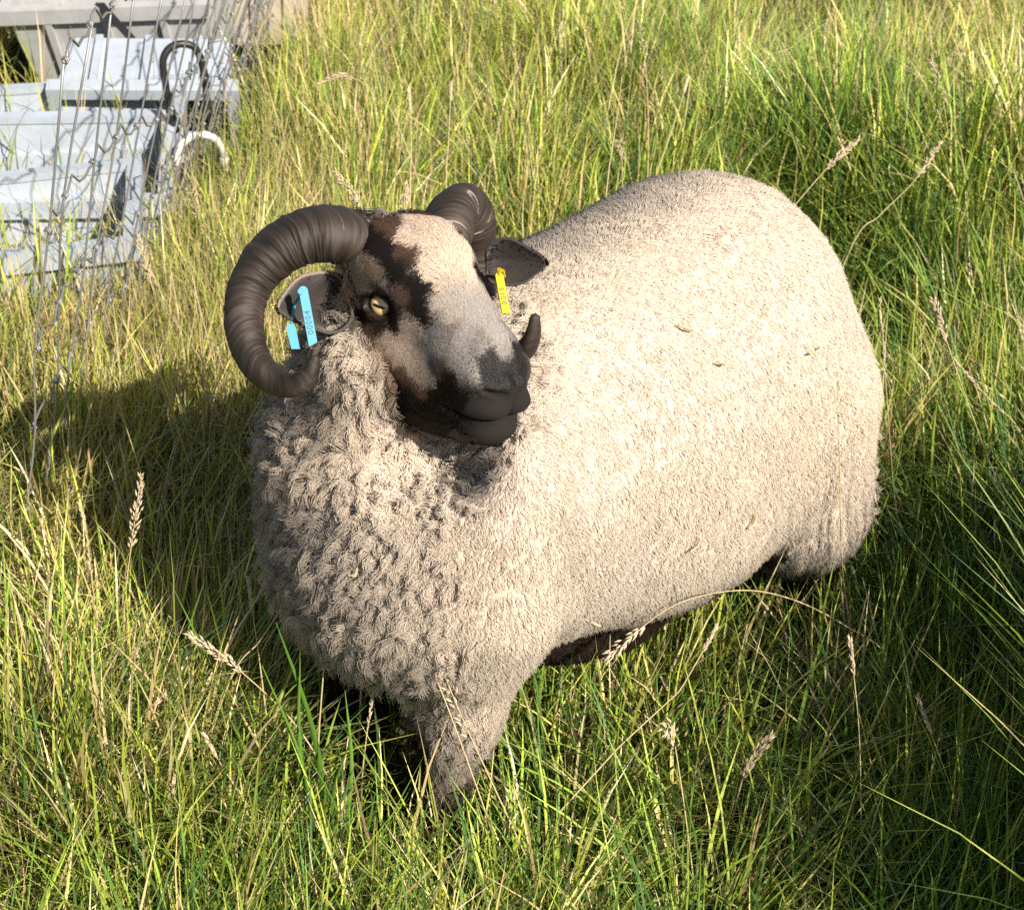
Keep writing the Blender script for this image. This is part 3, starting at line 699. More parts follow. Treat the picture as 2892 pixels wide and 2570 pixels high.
def make_horn(pts, radii, seed, ridge_phase):
    """A swept horn with crowded growth ridges, flattened section, pointed end."""
    n, m = 900, 44
    path = spline(pts, n)
    rad = np.interp(np.linspace(0, 1, n), np.linspace(0, 1, len(radii)), radii)
    T = np.gradient(path, axis=0); ds = np.linalg.norm(T, axis=1); T /= ds[:, None]; s = np.cumsum(ds)
    c0 = path[int(n * 0.45)] * 0 + path.mean(0)
    V = []; A = []
    a = np.linspace(0, 2 * np.pi, m, endpoint=False)
    N = c0 - path[0]
    for i in range(n):
        N = N - T[i] * (N @ T[i]); N /= np.linalg.norm(N); B = np.cross(T[i], N)
        f = s[i] / s[-1]
        # ridges bend a little round the horn
        ph = s[i] + 0.006 * np.sin(a + 0.7) + 0.0030 * np.sin(2 * a + 1.3 + f * 5)
        wv = vnoise(np.stack([ph * 85, np.full(m, seed * 3.1), 0.5 * np.cos(a)], 1), 1.0, seed)
        w2 = vnoise(np.stack([ph * 210, np.full(m, seed * 2.3), 0.9 * np.cos(a + 0.5)], 1), 1.0, seed + 3)
        fine = vnoise(np.stack([ph * 520, np.full(m, seed * 1.7), 1.6 * np.cos(a)], 1), 1.0, seed + 5)
        patch = vnoise(np.stack([ph * 24, np.cos(a) * 1.4, np.sin(a) * 1.4], 1), 1.0, seed + 8)
        groove = -np.abs(wv) * 0.55 - np.abs(w2) * (0.50 + 0.35 * patch) + 0.22 * fine
        amp = 0.085 * (1 - smoothstep(0.72, 0.95, f)) + 0.015
        sect = 1.0 - 0.09 * np.cos(2 * a) * (1 - f) + 0.055 * np.cos(3 * a + 0.6) * (1 - 0.6 * f) - 0.04 * np.cos(a)
        r = rad[i] * sect * (1 + amp * (groove + 0.35))
        V.append(path[i] + r[:, None] * (np.cos(a)[:, None] * N + np.sin(a)[:, None] * B))
        pale = np.clip(1.0 - np.abs(wv) * 11, 0, 1) * (1 - smoothstep(0.3, 0.6, f)) * (vnoise(np.stack([ph * 60, a * 0 + seed, np.cos(a)], 1), 1, 3) > 0.05)
        A.append(np.clip(0.62 + 0.25 * fine - 0.35 * np.abs(w2) - 0.2 * np.abs(wv) + 0.22 * patch + 0.55 * pale, 0, 1))
    V = np.concatenate(V); A = np.concatenate(A)
    i, j = np.meshgrid(np.arange(n - 1), np.arange(m), indexing='ij'); k = (j + 1) % m
    Fc = np.stack([i * m + j, i * m + k, (i + 1) * m + k, (i + 1) * m + j], -1).reshape(-1, 4)
    Fc = np.concatenate([Fc, np.stack([np.full(m, n * m), (n - 1) * m + np.arange(m), (n - 1) * m + (np.arange(m) + 1) % m, (n - 1) * m + (np.arange(m) + 1) % m], -1)])
    Fc = [list(dict.fromkeys(f)) for f in Fc.tolist()]
    V = np.concatenate([V, [path[-1] + T[-1] * rad[-1] * 0.8]]); A = np.concatenate([A, A[-1:]])
    return V, Fc, A

R_PATH = [(386, 256, 1.835), (366, 246, 1.790), (339, 236, 1.758), (313, 236, 1.752), (288, 245, 1.752), (267, 262, 1.754), (251, 286, 1.756), (244.5, 315, 1.754), (248.8, 345, 1.746), (261, 368, 1.732), (280, 382, 1.712), (297, 384, 1.693), (310, 373, 1.678), (315.5, 357, 1.671)]
R_RAD = [26, 29, 30.5, 29.5, 28, 26, 22.5, 20.5, 18.5, 16, 13.5, 11, 8.5, 4.5]
L_PATH = [(440, 250, 1.795), (449, 226, 1.806), (456, 211, 1.824), (466, 212, 1.848), (472, 226, 1.872), (474, 250, 1.897), (476, 280, 1.906), (484, 312, 1.897), (497, 337, 1.872), (512, 352, 1.829), (525, 348, 1.790), (532.5, 334, 1.768), (535, 316, 1.756)]
L_RAD = [29, 28, 27, 26, 25, 23, 21, 19, 16, 13.5, 11, 8.5, 5.0]
for nm, PTH, RD, sd in (('right', R_PATH, R_RAD, 1), ('left', L_PATH, L_RAD, 2)):
    pts = np.array([w2b(at_depth(*p)) for p in PTH])
    V, Fc, A = make_horn(pts, np.array(RD) / FOCAL_PX * 1.75, sd, 0)
    ho = mesh_obj('horn', V, Fc, mat_horn, ram)
    set_attr(ho.data, 'ridge', 'FLOAT', 'POINT', A)
# ---- eyes
mat_eye, nt, b = mat_new('eye_surface')
tc = nd(nt, 'ShaderNodeTexCoord'); sep = nd(nt, 'ShaderNodeSeparateXYZ'); nt.links.new(tc.outputs['Object'], sep.inputs[0])
def mth(op, a, bb=None, clamp=False):
    n = nd(nt, 'ShaderNodeMath', operation=op); n.use_clamp = clamp
    for k, x in enumerate((a, bb)):
        if x is None: continue
        if isinstance(x, (int, float)): n.inputs[k].default_value = x
        else: nt.links.new(x, n.inputs[k])
    return n.outputs[0]
ex = mth('DIVIDE', sep.outputs[0], 0.0088); ey = mth('DIVIDE', mth('ADD', sep.outputs[1], 0.0008), 0.0021)
pup = mth('ADD', mth('POWER', mth('ABSOLUTE', ex), 4.0), mth('POWER', mth('ABSOLUTE', ey), 2.0))
pupm = mth('MULTIPLY', mth('SUBTRACT', pup, 0.8), 2.5, True)
rr = mth('SQRT', mth('ADD', mth('POWER', sep.outputs[0], 2.0), mth('POWER', sep.outputs[1], 2.0)))
ramp = nd(nt, 'ShaderNodeValToRGB'); cr = ramp.color_ramp
cr.elements[0].position = 0.0; cr.elements[0].color = (0.50, 0.36, 0.19, 1)
cr.elements[1].position = 1.0; cr.elements[1].color = (0.030, 0.020, 0.014, 1)
for p, c in ((0.45, (0.72, 0.52, 0.27, 1)), (0.68, (0.55, 0.33, 0.14, 1)), (0.80, (0.10, 0.055, 0.03, 1))):
    e = cr.elements.new(p); e.color = c
nz = nd(nt, 'ShaderNodeTexNoise', i_Scale=420.0, i_Detail=3.0)
nt.links.new(tc.outputs['Object'], nz.inputs['Vector'])
nt.links.new(mth('ADD', mth('DIVIDE', rr, 0.0165), mth('MULTIPLY', mth('SUBTRACT', nz.outputs['Fac'], 0.5), 0.22)), ramp.inputs[0])
mx = nd(nt, 'ShaderNodeMix', data_type='RGBA'); mx.inputs['A'].default_value = (0.006, 0.005, 0.005, 1)
nt.links.new(pupm, mx.inputs['Factor']); nt.links.new(ramp.outputs[0], mx.inputs['B']); nt.links.new(mx.outputs['Result'], b.inputs['Base Color'])
b.inputs['Roughness'].default_value = 0.25; b.inputs['Coat Weight'].default_value = 1.0; b.inputs['Coat Roughness'].default_value = 0.03

def uv_sphere(r, n=20, m=36):
    V = [(0, 0, r)]; Fc = []
    for i in range(1, n):
        t = math.pi * i / n
        V += [(r * math.sin(t) * math.cos(2 * math.pi * j / m), r * math.sin(t) * math.sin(2 * math.pi * j / m), r * math.cos(t)) for j in range(m)]
    V.append((0, 0, -r))
    for j in range(m):
        k = (j + 1) % m
        Fc.append([0, 1 + j, 1 + k])
        for i in range(n - 2): a = 1 + i * m; Fc.append([a + j, a + m + j, a + m + k, a + k])
        a = 1 + (n - 2) * m; Fc.append([a + j, len(V) - 1, a + k])
    return V, Fc
for s in (-1, 1):
    V, Fc = uv_sphere(EYE_R)
    eo = mesh_obj('eye', V, Fc, mat_eye, ram)
    Mx = HB_R @ eye_axes(s)
    eo.matrix_local = Matrix.LocRotScale(Vector(h2b(EYE[s])), Matrix([list(r) for r in Mx]).to_quaternion(), Vector((HEAD_S,) * 3))

# ---- ears
mat_ear, nt, b = mat_new('ear_skin')
at = nd(nt, 'ShaderNodeAttribute', attribute_name='tone')
ramp = nd(nt, 'ShaderNodeValToRGB'); cr = ramp.color_ramp
cr.elements[0].color = (0.010, 0.008, 0.007, 1); cr.elements[1].color = (0.40, 0.30, 0.23, 1)
e = cr.elements.new(0.5); e.color = (0.026, 0.018, 0.015, 1)
nz = nd(nt, 'ShaderNodeTexNoise', i_Scale=210.0, i_Detail=5.0)
m1 = nd(nt, 'ShaderNodeMath', operation='MULTIPLY_ADD'); m1.inputs[1].default_value = 0.30; m1.inputs[2].default_value = -0.15
nt.links.new(nz.outputs['Fac'], m1.inputs[0])
m2 = nd(nt, 'ShaderNodeMath', operation='ADD'); nt.links.new(at.outputs['Fac'], m2.inputs[0]); nt.links.new(m1.outputs[0], m2.inputs[1])
nt.links.new(m2.outputs[0], ramp.inputs[0]); nt.links.new(ramp.outputs[0], b.inputs['Base Color'])
b.inputs['Roughness'].default_value = 0.7; b.inputs['Sheen Weight'].default_value = 0.25; b.inputs['Sheen Roughness'].default_value = 0.4
bp = nd(nt, 'ShaderNodeBump', i_Strength=0.35, i_Distance=0.002); nt.links.new(nz.outputs['Fac'], bp.inputs['Height']); nt.links.new(bp.outputs[0], b.inputs['Normal'])
C_R = np.array([1.0, 0, 0]); C_U = np.array([0, math.sin(CAM_PITCH), math.cos(CAM_PITCH)]); C_B = np.array([0, -math.cos(CAM_PITCH), math.sin(CAM_PITCH)])

def make_ear(base, tip, open_dir, width, cup, rim_pale, curl):
    base = np.asarray(base); A = np.asarray(tip) - base; L = np.linalg.norm(A); A /= L
    O = np.asarray(open_dir, float); O = O - A * (O @ A); O /= np.linalg.norm(O); W = np.cross(A, O)
    nu, nv = 40, 25
    V, T = [], []
    for i in range(nu):
        u = i / (nu - 1)
        w = width * (0.40 * (1 - u) ** 2 + 1.06 * math.sin(math.pi * min(1.0, u ** 0.80)) ** 0.62 * (1 - 0.12 * u) + 0.004)
        ang = cup * (1.15 - 0.55 * u)
        for j in range(nv):
            v = j / (nv - 1) * 2 - 1
            a = v * ang
            wob = 1 + 0.05 * math.sin(u * 9 + v * 2)
            p = base + A * L * u + W * w * wob * math.sin(a) / math.sin(ang) - O * w * (math.cos(a) - math.cos(ang)) / math.sin(ang) * 1.15
            p = p + O * curl * u * u * 0.5 - O * 0.0018 * math.exp(-(v / 0.12) ** 2) * (1 - u)
            V.append(p)
            T.append(0.22 + 0.22 * abs(v) + 0.20 * u * (1 - abs(v)) + rim_pale * max(0, (abs(v) - 0.93) * 14) * (0.3 + 0.7 * (v > 0)))
    i, j = np.meshgrid(np.arange(nu - 1), np.arange(nv - 1), indexing='ij')
    Fc = np.stack([i * nv + j, (i + 1) * nv + j, (i + 1) * nv + j + 1, i * nv + j + 1], -1).reshape(-1, 4)
    o = mesh_obj('ear', w2b(np.array(V)), Fc, mat_ear, ram)
    set_attr(o.data, 'tone', 'FLOAT', 'POINT', np.array(T))
    md = o.modifiers.new('thickness', 'SOLIDIFY'); md.thickness = 0.0032; md.offset = 0
    return o
ear_r = make_ear(at_depth(349, 297, 1.788), at_depth(278, 308, 1.740), C_B + 0.30 * C_R + 0.25 * C_U, 0.030, 1.45, 0.35, 0.0)
ear_l = make_ear(at_depth(486, 263, 1.800), at_depth(546, 262, 1.795), C_B + 0.2 * C_R - 0.45 * C_U, 0.0235, 0.85, 0.12, 0.006)

# ---- ear tags
def tag_mat(name, col):
    m, nt, b = mat_new(name)
    nz = nd(nt, 'ShaderNodeTexNoise', i_Scale=300.0, i_Detail=4.0)
    mx = nd(nt, 'ShaderNodeMix', data_type='RGBA'); mx.inputs['A'].default_value = (*col, 1); mx.inputs['B'].default_value = (*[c * 0.62 for c in col], 1)
    nt.links.new(nz.outputs['Fac'], mx.inputs['Factor']); nt.links.new(mx.outputs['Result'], b.inputs['Base Color'])
    b.inputs['Roughness'].default_value = 0.38
    return m
mat_blue, mat_yellow = tag_mat('blue_tag_plastic', (0.085, 0.36, 0.50)), tag_mat('yellow_tag_plastic', (0.62, 0.46, 0.012))
mat_ink, _nt, b = mat_new('tag_ink'); b.inputs['Base Color'].default_value = (0.03, 0.08, 0.10, 1)

def strip(p0, p1, width, thick, face, cut=0.0):
    """A flat plastic strip from p0 (rounded end) to p1 (slanted end), facing a direction."""
    p0, p1 = np.asarray(p0), np.asarray(p1); A = p1 - p0; L = np.linalg.norm(A); A /= L
    N = np.asarray(face, float); N = N - A * (N @ A); N /= np.linalg.norm(N); W = np.cross(A, N)
    out = []
    for t in np.linspace(math.pi, 0, 9): out.append((width / 2 * (1 - math.sin(t)), width / 2 * math.cos(t)))
    out += [(L, width / 2), (L + cut, -width / 2)]
    n = len(out); V = []
    for k, (q, ins) in enumerate(((-thick / 2, 0), (thick / 2, 0))):
        V += [w2b(p0 + A * x + W * y + N * q) for x, y in out]
    Fc = [list(range(n))[::-1], [n + i for i in range(n)]] + [[i, (i + 1) % n, n + (i + 1) % n, n + i] for i in range(n)]
    return V, Fc, (p0, A, W, N, L)
def lettering(text, frame, size, along, mat, parent, lift):
    cu = bpy.data.curves.new('lettering', 'FONT'); cu.body = text; cu.size = size; cu.align_x = 'LEFT'; cu.align_y = 'CENTER'; cu.space_character = 1.25
    o = bpy.data.objects.new('lettering', cu)
    dg = bpy.context.evaluated_depsgraph_get
    COL.objects.link(o)
    me = bpy.data.meshes.new_from_object(o.evaluated_get(dg()))
    bpy.data.objects.remove(o)
    p0, A, W, N, L = frame
    X = -A; Y = np.cross(N, X)
    for v in me.vertices:
        q = p0 + A * along + X * v.co.x + Y * v.co.y + N * lift
        v.co = w2b(q)
    me.materials.append(mat)
    return link(bpy.data.objects.new('lettering', me), parent)
face = C_B + 0.25 * C_R
V, Fc, fr = strip(at_depth(302.5, 286, 1.728), at_depth(313.5, 346, 1.716), 0.0095, 0.0018, face, -0.004)
mb = MB().add(V, Fc)
V2, F2, fr2 = strip(at_depth(290, 324, 1.740), at_depth(296, 348, 1.735), 0.0100, 0.0018, face, 0.002)
mb.add(V2, F2)
pv, pf = tube([w2b(at_depth(303, 292, 1.729)), w2b(at_depth(294, 305, 1.765)), w2b(at_depth(291, 326, 1.742))], 0.002, 8); mb.add(pv, pf)
bev, bef = tube([w2b(at_depth(301, 291, 1.731)), w2b(at_depth(301, 291, 1.722))], 0.0035, 12)
t1 = mb.add(bev, bef).build('ear_tag', mat_blue, ram, False); t1['label'] = 'blue plastic ear tag with printed numbers'
lettering('00004', fr, 0.0088, 0.0540, mat_ink, t1, 0.0013)
V, Fc, fr = strip(at_depth(498.5, 272, 1.782), at_depth(506.0, 313, 1.772), 0.0098, 0.0018, C_B + 0.5 * C_R, 0.0)
mb = MB().add(V, Fc)
pv, pf = tube([w2b(at_depth(499.5, 274, 1.780)), w2b(at_depth(499, 269, 1.776)), w2b(at_depth(503, 271, 1.79)), w2b(at_depth(504, 276, 1.80))], 0.0022, 8); mb.add(pv, pf)
t2 = mb.build('ear_tag', mat_yellow, ram, False); t2['label'] = 'yellow plastic ear tag with faint numbers'
lettering('0015', fr, 0.0085, 0.038, mat_ink, t2, 0.0013)
# ------------------------------------------------------------------ coat colours, fleece locks and face hair
KEY = {  # colour (linear), hair length in mm
 'cream': ((0.66, 0.52, 0.41), 8), 'greyc': ((0.44, 0.375, 0.32), 6), 'greyl': ((0.40, 0.355, 0.325), 5), 'grey': ((0.26, 0.23, 0.212), 4.5),
 'greyd': ((0.10, 0.080, 0.070), 3), 'greyb': ((0.24, 0.19, 0.165), 6), 'brownb': ((0.10, 0.060, 0.044), 7), 'black': ((0.014, 0.010, 0.009), 5),
 'dark': ((0.032, 0.021, 0.017), 6), 'brown': ((0.19, 0.105, 0.066), 8), 'browng': ((0.21, 0.155, 0.12), 6), 'rust': ((0.24, 0.105, 0.052), 8),
 'tan': ((0.55, 0.41, 0.30), 6), 'tanb': ((0.50, 0.35, 0.25), 9), 'beige': ((0.64, 0.49, 0.38), 7), 'wool': ((0.58, 0.48, 0.39), 14),
 'nose': ((0.011, 0.0090, 0.0095), 0), 'lip': ((0.018, 0.0145, 0.0140), 1.6)}
FACE = [(-0.001,-0.007,0.095,'cream'), (0.004,-0.034,0.084,'cream'), (0.025,-0.016,0.080,'cream'), (0.040,-0.007,0.065,'cream'), (0.039,-0.029,0.050,'cream'), (0.055,-0.020,0.027,'greyc'), (0.056,0.002,0.033,'cream'), (0.027,0.044,0.050,'greyb'), (-0.023,-0.044,0.088,'brownb'), (-0.027,-0.059,0.079,'black'), (-0.010,-0.062,0.063,'black'), (0.008,-0.061,0.040,'black'), (0.024,-0.054,0.028,'black'), (0.038,-0.048,0.017,'black'), (0.040,-0.051,0.002,'black'), (0.015,-0.062,0.018,'brownb'), (0.010,-0.049,0.065,'brownb'), (0.053,-0.040,0.007,'greyc'), (0.070,-0.034,-0.002,'greyc'), (0.079,-0.010,0.006,'greyl'), (0.098,-0.006,-0.010,'greyl'), (0.116,-0.006,-0.023,'greyl'), (0.097,-0.038,-0.032,'greyl'), (0.071,-0.045,-0.024,'grey'), (0.113,-0.028,-0.030,'grey'), (0.061,-0.052,-0.049,'greyl'), (0.093,-0.050,-0.054,'greyl'), (0.114,-0.049,-0.061,'greyl'), (0.118,-0.050,-0.079,'greyl'), (0.126,-0.003,-0.028,'greyl'), (0.138,0.002,-0.036,'grey'), (-0.045,-0.076,0.028,'tan'), (-0.085,-0.056,-0.004,'tan'), (-0.023,-0.073,0.037,'browng'), (-0.014,-0.072,0.024,'greyd'), (-0.000,-0.069,0.016,'greyd'), (-0.050,-0.061,-0.005,'dark'), (-0.059,-0.066,-0.021,'black'), (-0.067,-0.066,-0.035,'black'), (-0.143,-0.027,-0.053,'black'), (-0.122,-0.046,-0.054,'rust'), (-0.074,-0.067,-0.049,'rust'), (-0.005,-0.060,-0.006,'dark'), (0.001,-0.062,-0.024,'dark'), (-0.024,-0.065,-0.033,'dark'), (0.016,-0.060,-0.013,'greyd'), (0.020,-0.058,-0.025,'beige'), (-0.011,-0.064,-0.046,'beige'), (0.004,-0.060,-0.048,'beige'), (-0.042,-0.069,-0.046,'brown'), (-0.041,-0.071,-0.063,'brown'), (-0.018,-0.066,-0.064,'tanb'), (0.010,-0.059,-0.062,'beige'), (0.030,-0.055,-0.073,'beige'), (0.046,-0.054,-0.084,'beige'), (-0.126,-0.062,-0.072,'beige'), (-0.085,-0.078,-0.077,'beige'), (-0.052,-0.078,-0.082,'tanb'), (-0.102,-0.084,-0.105,'wool'), (-0.069,-0.087,-0.122,'wool'), (-0.034,-0.079,-0.115,'wool'), (-0.049,-0.083,-0.157,'wool'), (-0.012,-0.065,-0.085,'brown'), (0.015,-0.058,-0.090,'brown'), (0.040,-0.056,-0.097,'brown'), (-0.023,-0.072,-0.106,'tanb'), (-0.010,-0.068,-0.120,'brown'), (0.004,-0.065,-0.134,'dark'), (0.003,-0.060,-0.105,'dark'), (0.020,-0.057,-0.115,'dark'), (0.037,-0.053,-0.129,'black'), (0.061,-0.053,-0.110,'black'), (0.078,-0.052,-0.094,'black'), (0.041,-0.051,-0.154,'dark'), (0.026,-0.060,-0.151,'dark'), (0.060,-0.043,-0.164,'dark'), (0.024,-0.068,-0.174,'brown'), (0.058,-0.051,-0.175,'browng'), (0.077,-0.036,-0.169,'browng'), (0.071,-0.047,-0.129,'black'), (0.099,-0.041,-0.128,'black'), (0.103,-0.051,-0.095,'black'), (0.121,-0.046,-0.099,'lip'), (0.144,-0.021,-0.109,'lip'), (0.149,0.004,-0.102,'lip'), (0.126,-0.019,-0.144,'lip'), (0.131,0.010,-0.146,'lip'), (0.120,-0.048,-0.084,'black'), (0.126,-0.041,-0.053,'nose'), (0.133,-0.025,-0.041,'nose'), (0.147,-0.008,-0.049,'nose'), (0.148,-0.025,-0.066,'nose'), (0.133,-0.042,-0.073,'nose'), (0.156,-0.003,-0.072,'nose'), (0.089,-0.054,-0.073,'dark'), (0.069,-0.053,-0.064,'browng'),
 (0.045, 0.038, 0.024, 'black'), (0.030, 0.050, 0.010, 'black'), (0.015, 0.036, 0.062, 'black'), (0.062, 0.040, 0.004, 'dark'), (0.080, 0.040, -0.006, 'greyb'), (-0.060, -0.068, 0.012, 'tan'), (-0.072, -0.062, -0.004, 'tan'), (-0.10, -0.05, 0.03, 'black'), (-0.09, 0.0, 0.07, 'wool'), (0.020, -0.045, -0.180, 'dark'), (-0.010, -0.048, -0.170, 'dark'), (0.030, -0.030, -0.188, 'brown'), (-0.050, -0.05, -0.17, 'brown'), (-0.02, -0.02, -0.192, 'tanb'), (0.02, -0.010, -0.182, 'tanb'), (-0.14, 0.0, -0.02, 'wool'), (0.110, 0.0, -0.165, 'lip'), (0.100, -0.041, -0.128, 'lip')]
def blaze_y(y, z): return np.abs(y + 0.011 * smoothstep(-0.02, 0.03, z))
FP = np.array([[a, blaze_y(b_, c), c] for a, b_, c, k in FACE], np.float32)
FCOL = np.array([KEY[k][0] for *_, k in FACE], np.float32); FLEN = np.array([KEY[k][1] for *_, k in FACE], np.float32)

def face_field(H, jitter=0.0022):
    """Colour and hair length at head-frame points, soft between the marked patches."""
    Q = np.stack([H[:, 0], blaze_y(H[:, 1], H[:, 2]), H[:, 2]], 1)
    Q = Q + 0.0040 * np.stack([vnoise(H, 110, 1), vnoise(H, 110, 2), vnoise(H, 110, 3)], 1) + jitter * rng.normal(size=Q.shape).astype(np.float32)
    col = np.empty((len(H), 3), np.float32); ln = np.empty(len(H), np.float32)
    for i in range(0, len(H), 20000):
        d2 = ((Q[i:i + 20000, None, :] - FP[None]) ** 2).sum(2)
        w = np.exp(-(d2 - d2.min(1, keepdims=True)) / (2 * 0.0052 ** 2))
        w /= w.sum(1, keepdims=True)
        col[i:i + 20000] = w @ FCOL; ln[i:i + 20000] = w @ FLEN
    return col, ln

def coat(P):
    """Colour, hair length (m) and how woolly (0 face .. 1 fleece) at body-frame points."""
    H = b2h(P.astype(np.float32))
    dn = np.linalg.norm((H - np.array([-0.02, 0, -0.04])) / np.array([1.0, 0.55, 0.85]), axis=1)
    facew = (1 - smoothstep(0.0, 0.035, H[:, 0] * -1 - 0.062 - 0.25 * np.clip(H[:, 2], -1, 0.0) * -1 + 0.0)) * (np.linalg.norm(H - np.array([0.03, 0, -0.05]), axis=1) < 0.205)
    low = smoothstep(-0.188, -0.206, H[:, 2]) * (H[:, 0] < 0.07)
    facew = facew * (1 - low) * (np.abs(H[:, 1]) < 0.098)
    m = facew > 0.01
    if m.any(): facew[m] = facew[m] * smoothstep(0.016, 0.007, np.abs(sdf_head(H[m]))) * smoothstep(-0.001, 0.009, sdf_torso(P[m]) - 0.3 * np.abs(sdf_head(H[m])))
    base = np.array([0.705, 0.60, 0.495], np.float32)
    n1 = fbm(P, 5.0, 3)[:, None]; n2 = fbm(P, 22.0, 9)[:, None]
    col = base * (1 + 0.07 * n1 + 0.05 * n2) * np.array([1, 1, 1]) + n1 * np.array([0.015, 0.004, -0.012])
    x, y, z = P[:, 0], P[:, 1], P[:, 2]
    # dingy chest and neck, brown legs and belly
    chest = smoothstep(0.20, 0.36, x) * smoothstep(0.10, -0.08, y + 0.0 * z)
    col = col * (1 - chest[:, None] * np.array([0.05, 0.06, 0.07]))
    patch = smoothstep(0.15, 0.55, fbm(P, 9.0, 41)) * smoothstep(0.12, 0.26, x)
    col = col * (1 - 0.26 * patch[:, None])
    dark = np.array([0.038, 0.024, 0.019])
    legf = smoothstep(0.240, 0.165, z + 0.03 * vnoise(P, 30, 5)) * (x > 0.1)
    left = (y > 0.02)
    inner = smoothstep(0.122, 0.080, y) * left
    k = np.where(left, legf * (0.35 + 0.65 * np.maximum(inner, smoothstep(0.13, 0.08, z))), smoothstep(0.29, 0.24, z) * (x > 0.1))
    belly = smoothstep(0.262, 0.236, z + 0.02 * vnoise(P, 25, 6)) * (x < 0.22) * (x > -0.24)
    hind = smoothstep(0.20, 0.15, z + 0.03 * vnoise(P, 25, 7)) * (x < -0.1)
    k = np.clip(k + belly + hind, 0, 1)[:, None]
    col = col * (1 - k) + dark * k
    ln = np.full(len(P), 0.013, np.float32)
    fc = facew > 0.02
    if fc.any():
        c, l = face_field(H[fc])
        w = facew[fc][:, None]
        col[fc] = col[fc] * (1 - w) + c * w; ln[fc] = ln[fc] * (1 - w[:, 0]) + l * 0.001 * w[:, 0]
    return np.clip(col, 0.004, 0.9), ln, facew, H

me = ram_me
nvt = len(me.vertices); VC = np.empty(nvt * 3, np.float32); me.vertices.foreach_get('co', VC); VC = VC.reshape(-1, 3)
vcol, vlen, vface, VH = coat(VC)
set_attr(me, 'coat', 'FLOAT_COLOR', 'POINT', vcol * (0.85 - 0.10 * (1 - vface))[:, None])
bare = np.clip(1 - vlen / 0.0016, 0, 1) * vface
set_attr(me, 'bare', 'FLOAT', 'POINT', bare)
mat_skin, nt, b = mat_new('ram_coat')
at = nd(nt, 'ShaderNodeAttribute', attribute_name='coat'); ab = nd(nt, 'ShaderNodeAttribute', attribute_name='bare')
nt.links.new(at.outputs['Color'], b.inputs['Base Color'])
mr = nd(nt, 'ShaderNodeMapRange'); mr.inputs['To Min'].default_value = 0.95; mr.inputs['To Max'].default_value = 0.36
nt.links.new(ab.outputs['Fac'], mr.inputs['Value']); nt.links.new(mr.outputs[0], b.inputs['Roughness'])
vz = nd(nt, 'ShaderNodeTexVoronoi', i_Scale=900.0); nz = nd(nt, 'ShaderNodeTexNoise', i_Scale=240.0, i_Detail=4.0)
md = nd(nt, 'ShaderNodeMath', operation='ADD'); nt.links.new(vz.outputs['Distance'], md.inputs[0]); nt.links.new(nz.outputs['Fac'], md.inputs[1])
bp = nd(nt, 'ShaderNodeBump', i_Strength=0.55, i_Distance=0.0009); nt.links.new(md.outputs[0], bp.inputs['Height']); nt.links.new(bp.outputs[0], b.inputs['Normal'])
me.materials.append(mat_skin); b.inputs['Specular IOR Level'].default_value = 0.28

# hair material: fibre shading mixed with the lie of the coat
mat_wool = bpy.data.materials.new('wool_fibre'); mat_wool.use_nodes = True
nt = mat_wool.node_tree; nt.nodes.clear()
out = nd(nt, 'ShaderNodeOutputMaterial'); at = nd(nt, 'ShaderNodeAttribute', attribute_name='hcol'); an = nd(nt, 'ShaderNodeAttribute', attribute_name='lie')
vt = nd(nt, 'ShaderNodeVectorTransform', vector_type='NORMAL', convert_from='OBJECT', convert_to='WORLD'); nt.links.new(an.outputs['Vector'], vt.inputs[0])
ge = nd(nt, 'ShaderNodeNewGeometry'); mxn = nd(nt, 'ShaderNodeMix', data_type='VECTOR'); mxn.inputs['Factor'].default_value = 0.09
nt.links.new(vt.outputs[0], mxn.inputs['A']); nt.links.new(ge.outputs['Normal'], mxn.inputs['B'])
nrm = nd(nt, 'ShaderNodeVectorMath', operation='NORMALIZE'); nt.links.new(mxn.outputs['Result'], nrm.inputs[0])
df = nd(nt, 'ShaderNodeBsdfDiffuse', i_Roughness=0.4); tr = nd(nt, 'ShaderNodeBsdfTranslucent'); gl = nd(nt, 'ShaderNodeBsdfGlossy', i_Roughness=0.45)
for n_ in (df, tr): nt.links.new(at.outputs['Color'], n_.inputs['Color']); nt.links.new(nrm.outputs[0], n_.inputs['Normal'])
nt.links.new(nrm.outputs[0], gl.inputs['Normal'])
m1 = nd(nt, 'ShaderNodeMixShader', i_Fac=0.16); nt.links.new(df.outputs[0], m1.inputs[1]); nt.links.new(tr.outputs[0], m1.inputs[2])
m2 = nd(nt, 'ShaderNodeMixShader', i_Fac=0.025); nt.links.new(m1.outputs[0], m2.inputs[1]); nt.links.new(gl.outputs[0], m2.inputs[2])
nt.links.new(m2.outputs[0], out.inputs['Surface'])

def hair_object(name, pts, rad, col, lie, parent):
    """pts (n,k,3), rad (n,k), col (n,k,3), lie (n,3)."""
    n, k = pts.shape[:2]
    hc = bpy.data.hair_curves.new(name)
    hc.add_curves([k] * n)
    hc.points.foreach_set('position', np.ascontiguousarray(pts, np.float32).ravel())
    hc.points.foreach_set('radius', np.ascontiguousarray(rad, np.float32).ravel())
    set_attr(hc, 'hcol', 'FLOAT_COLOR', 'POINT', col.reshape(-1, 3))
    set_attr(hc, 'lie', 'FLOAT_VECTOR', 'CURVE', lie)
    hc.materials.append(mat_wool)
    return link(bpy.data.objects.new(name, hc), parent)

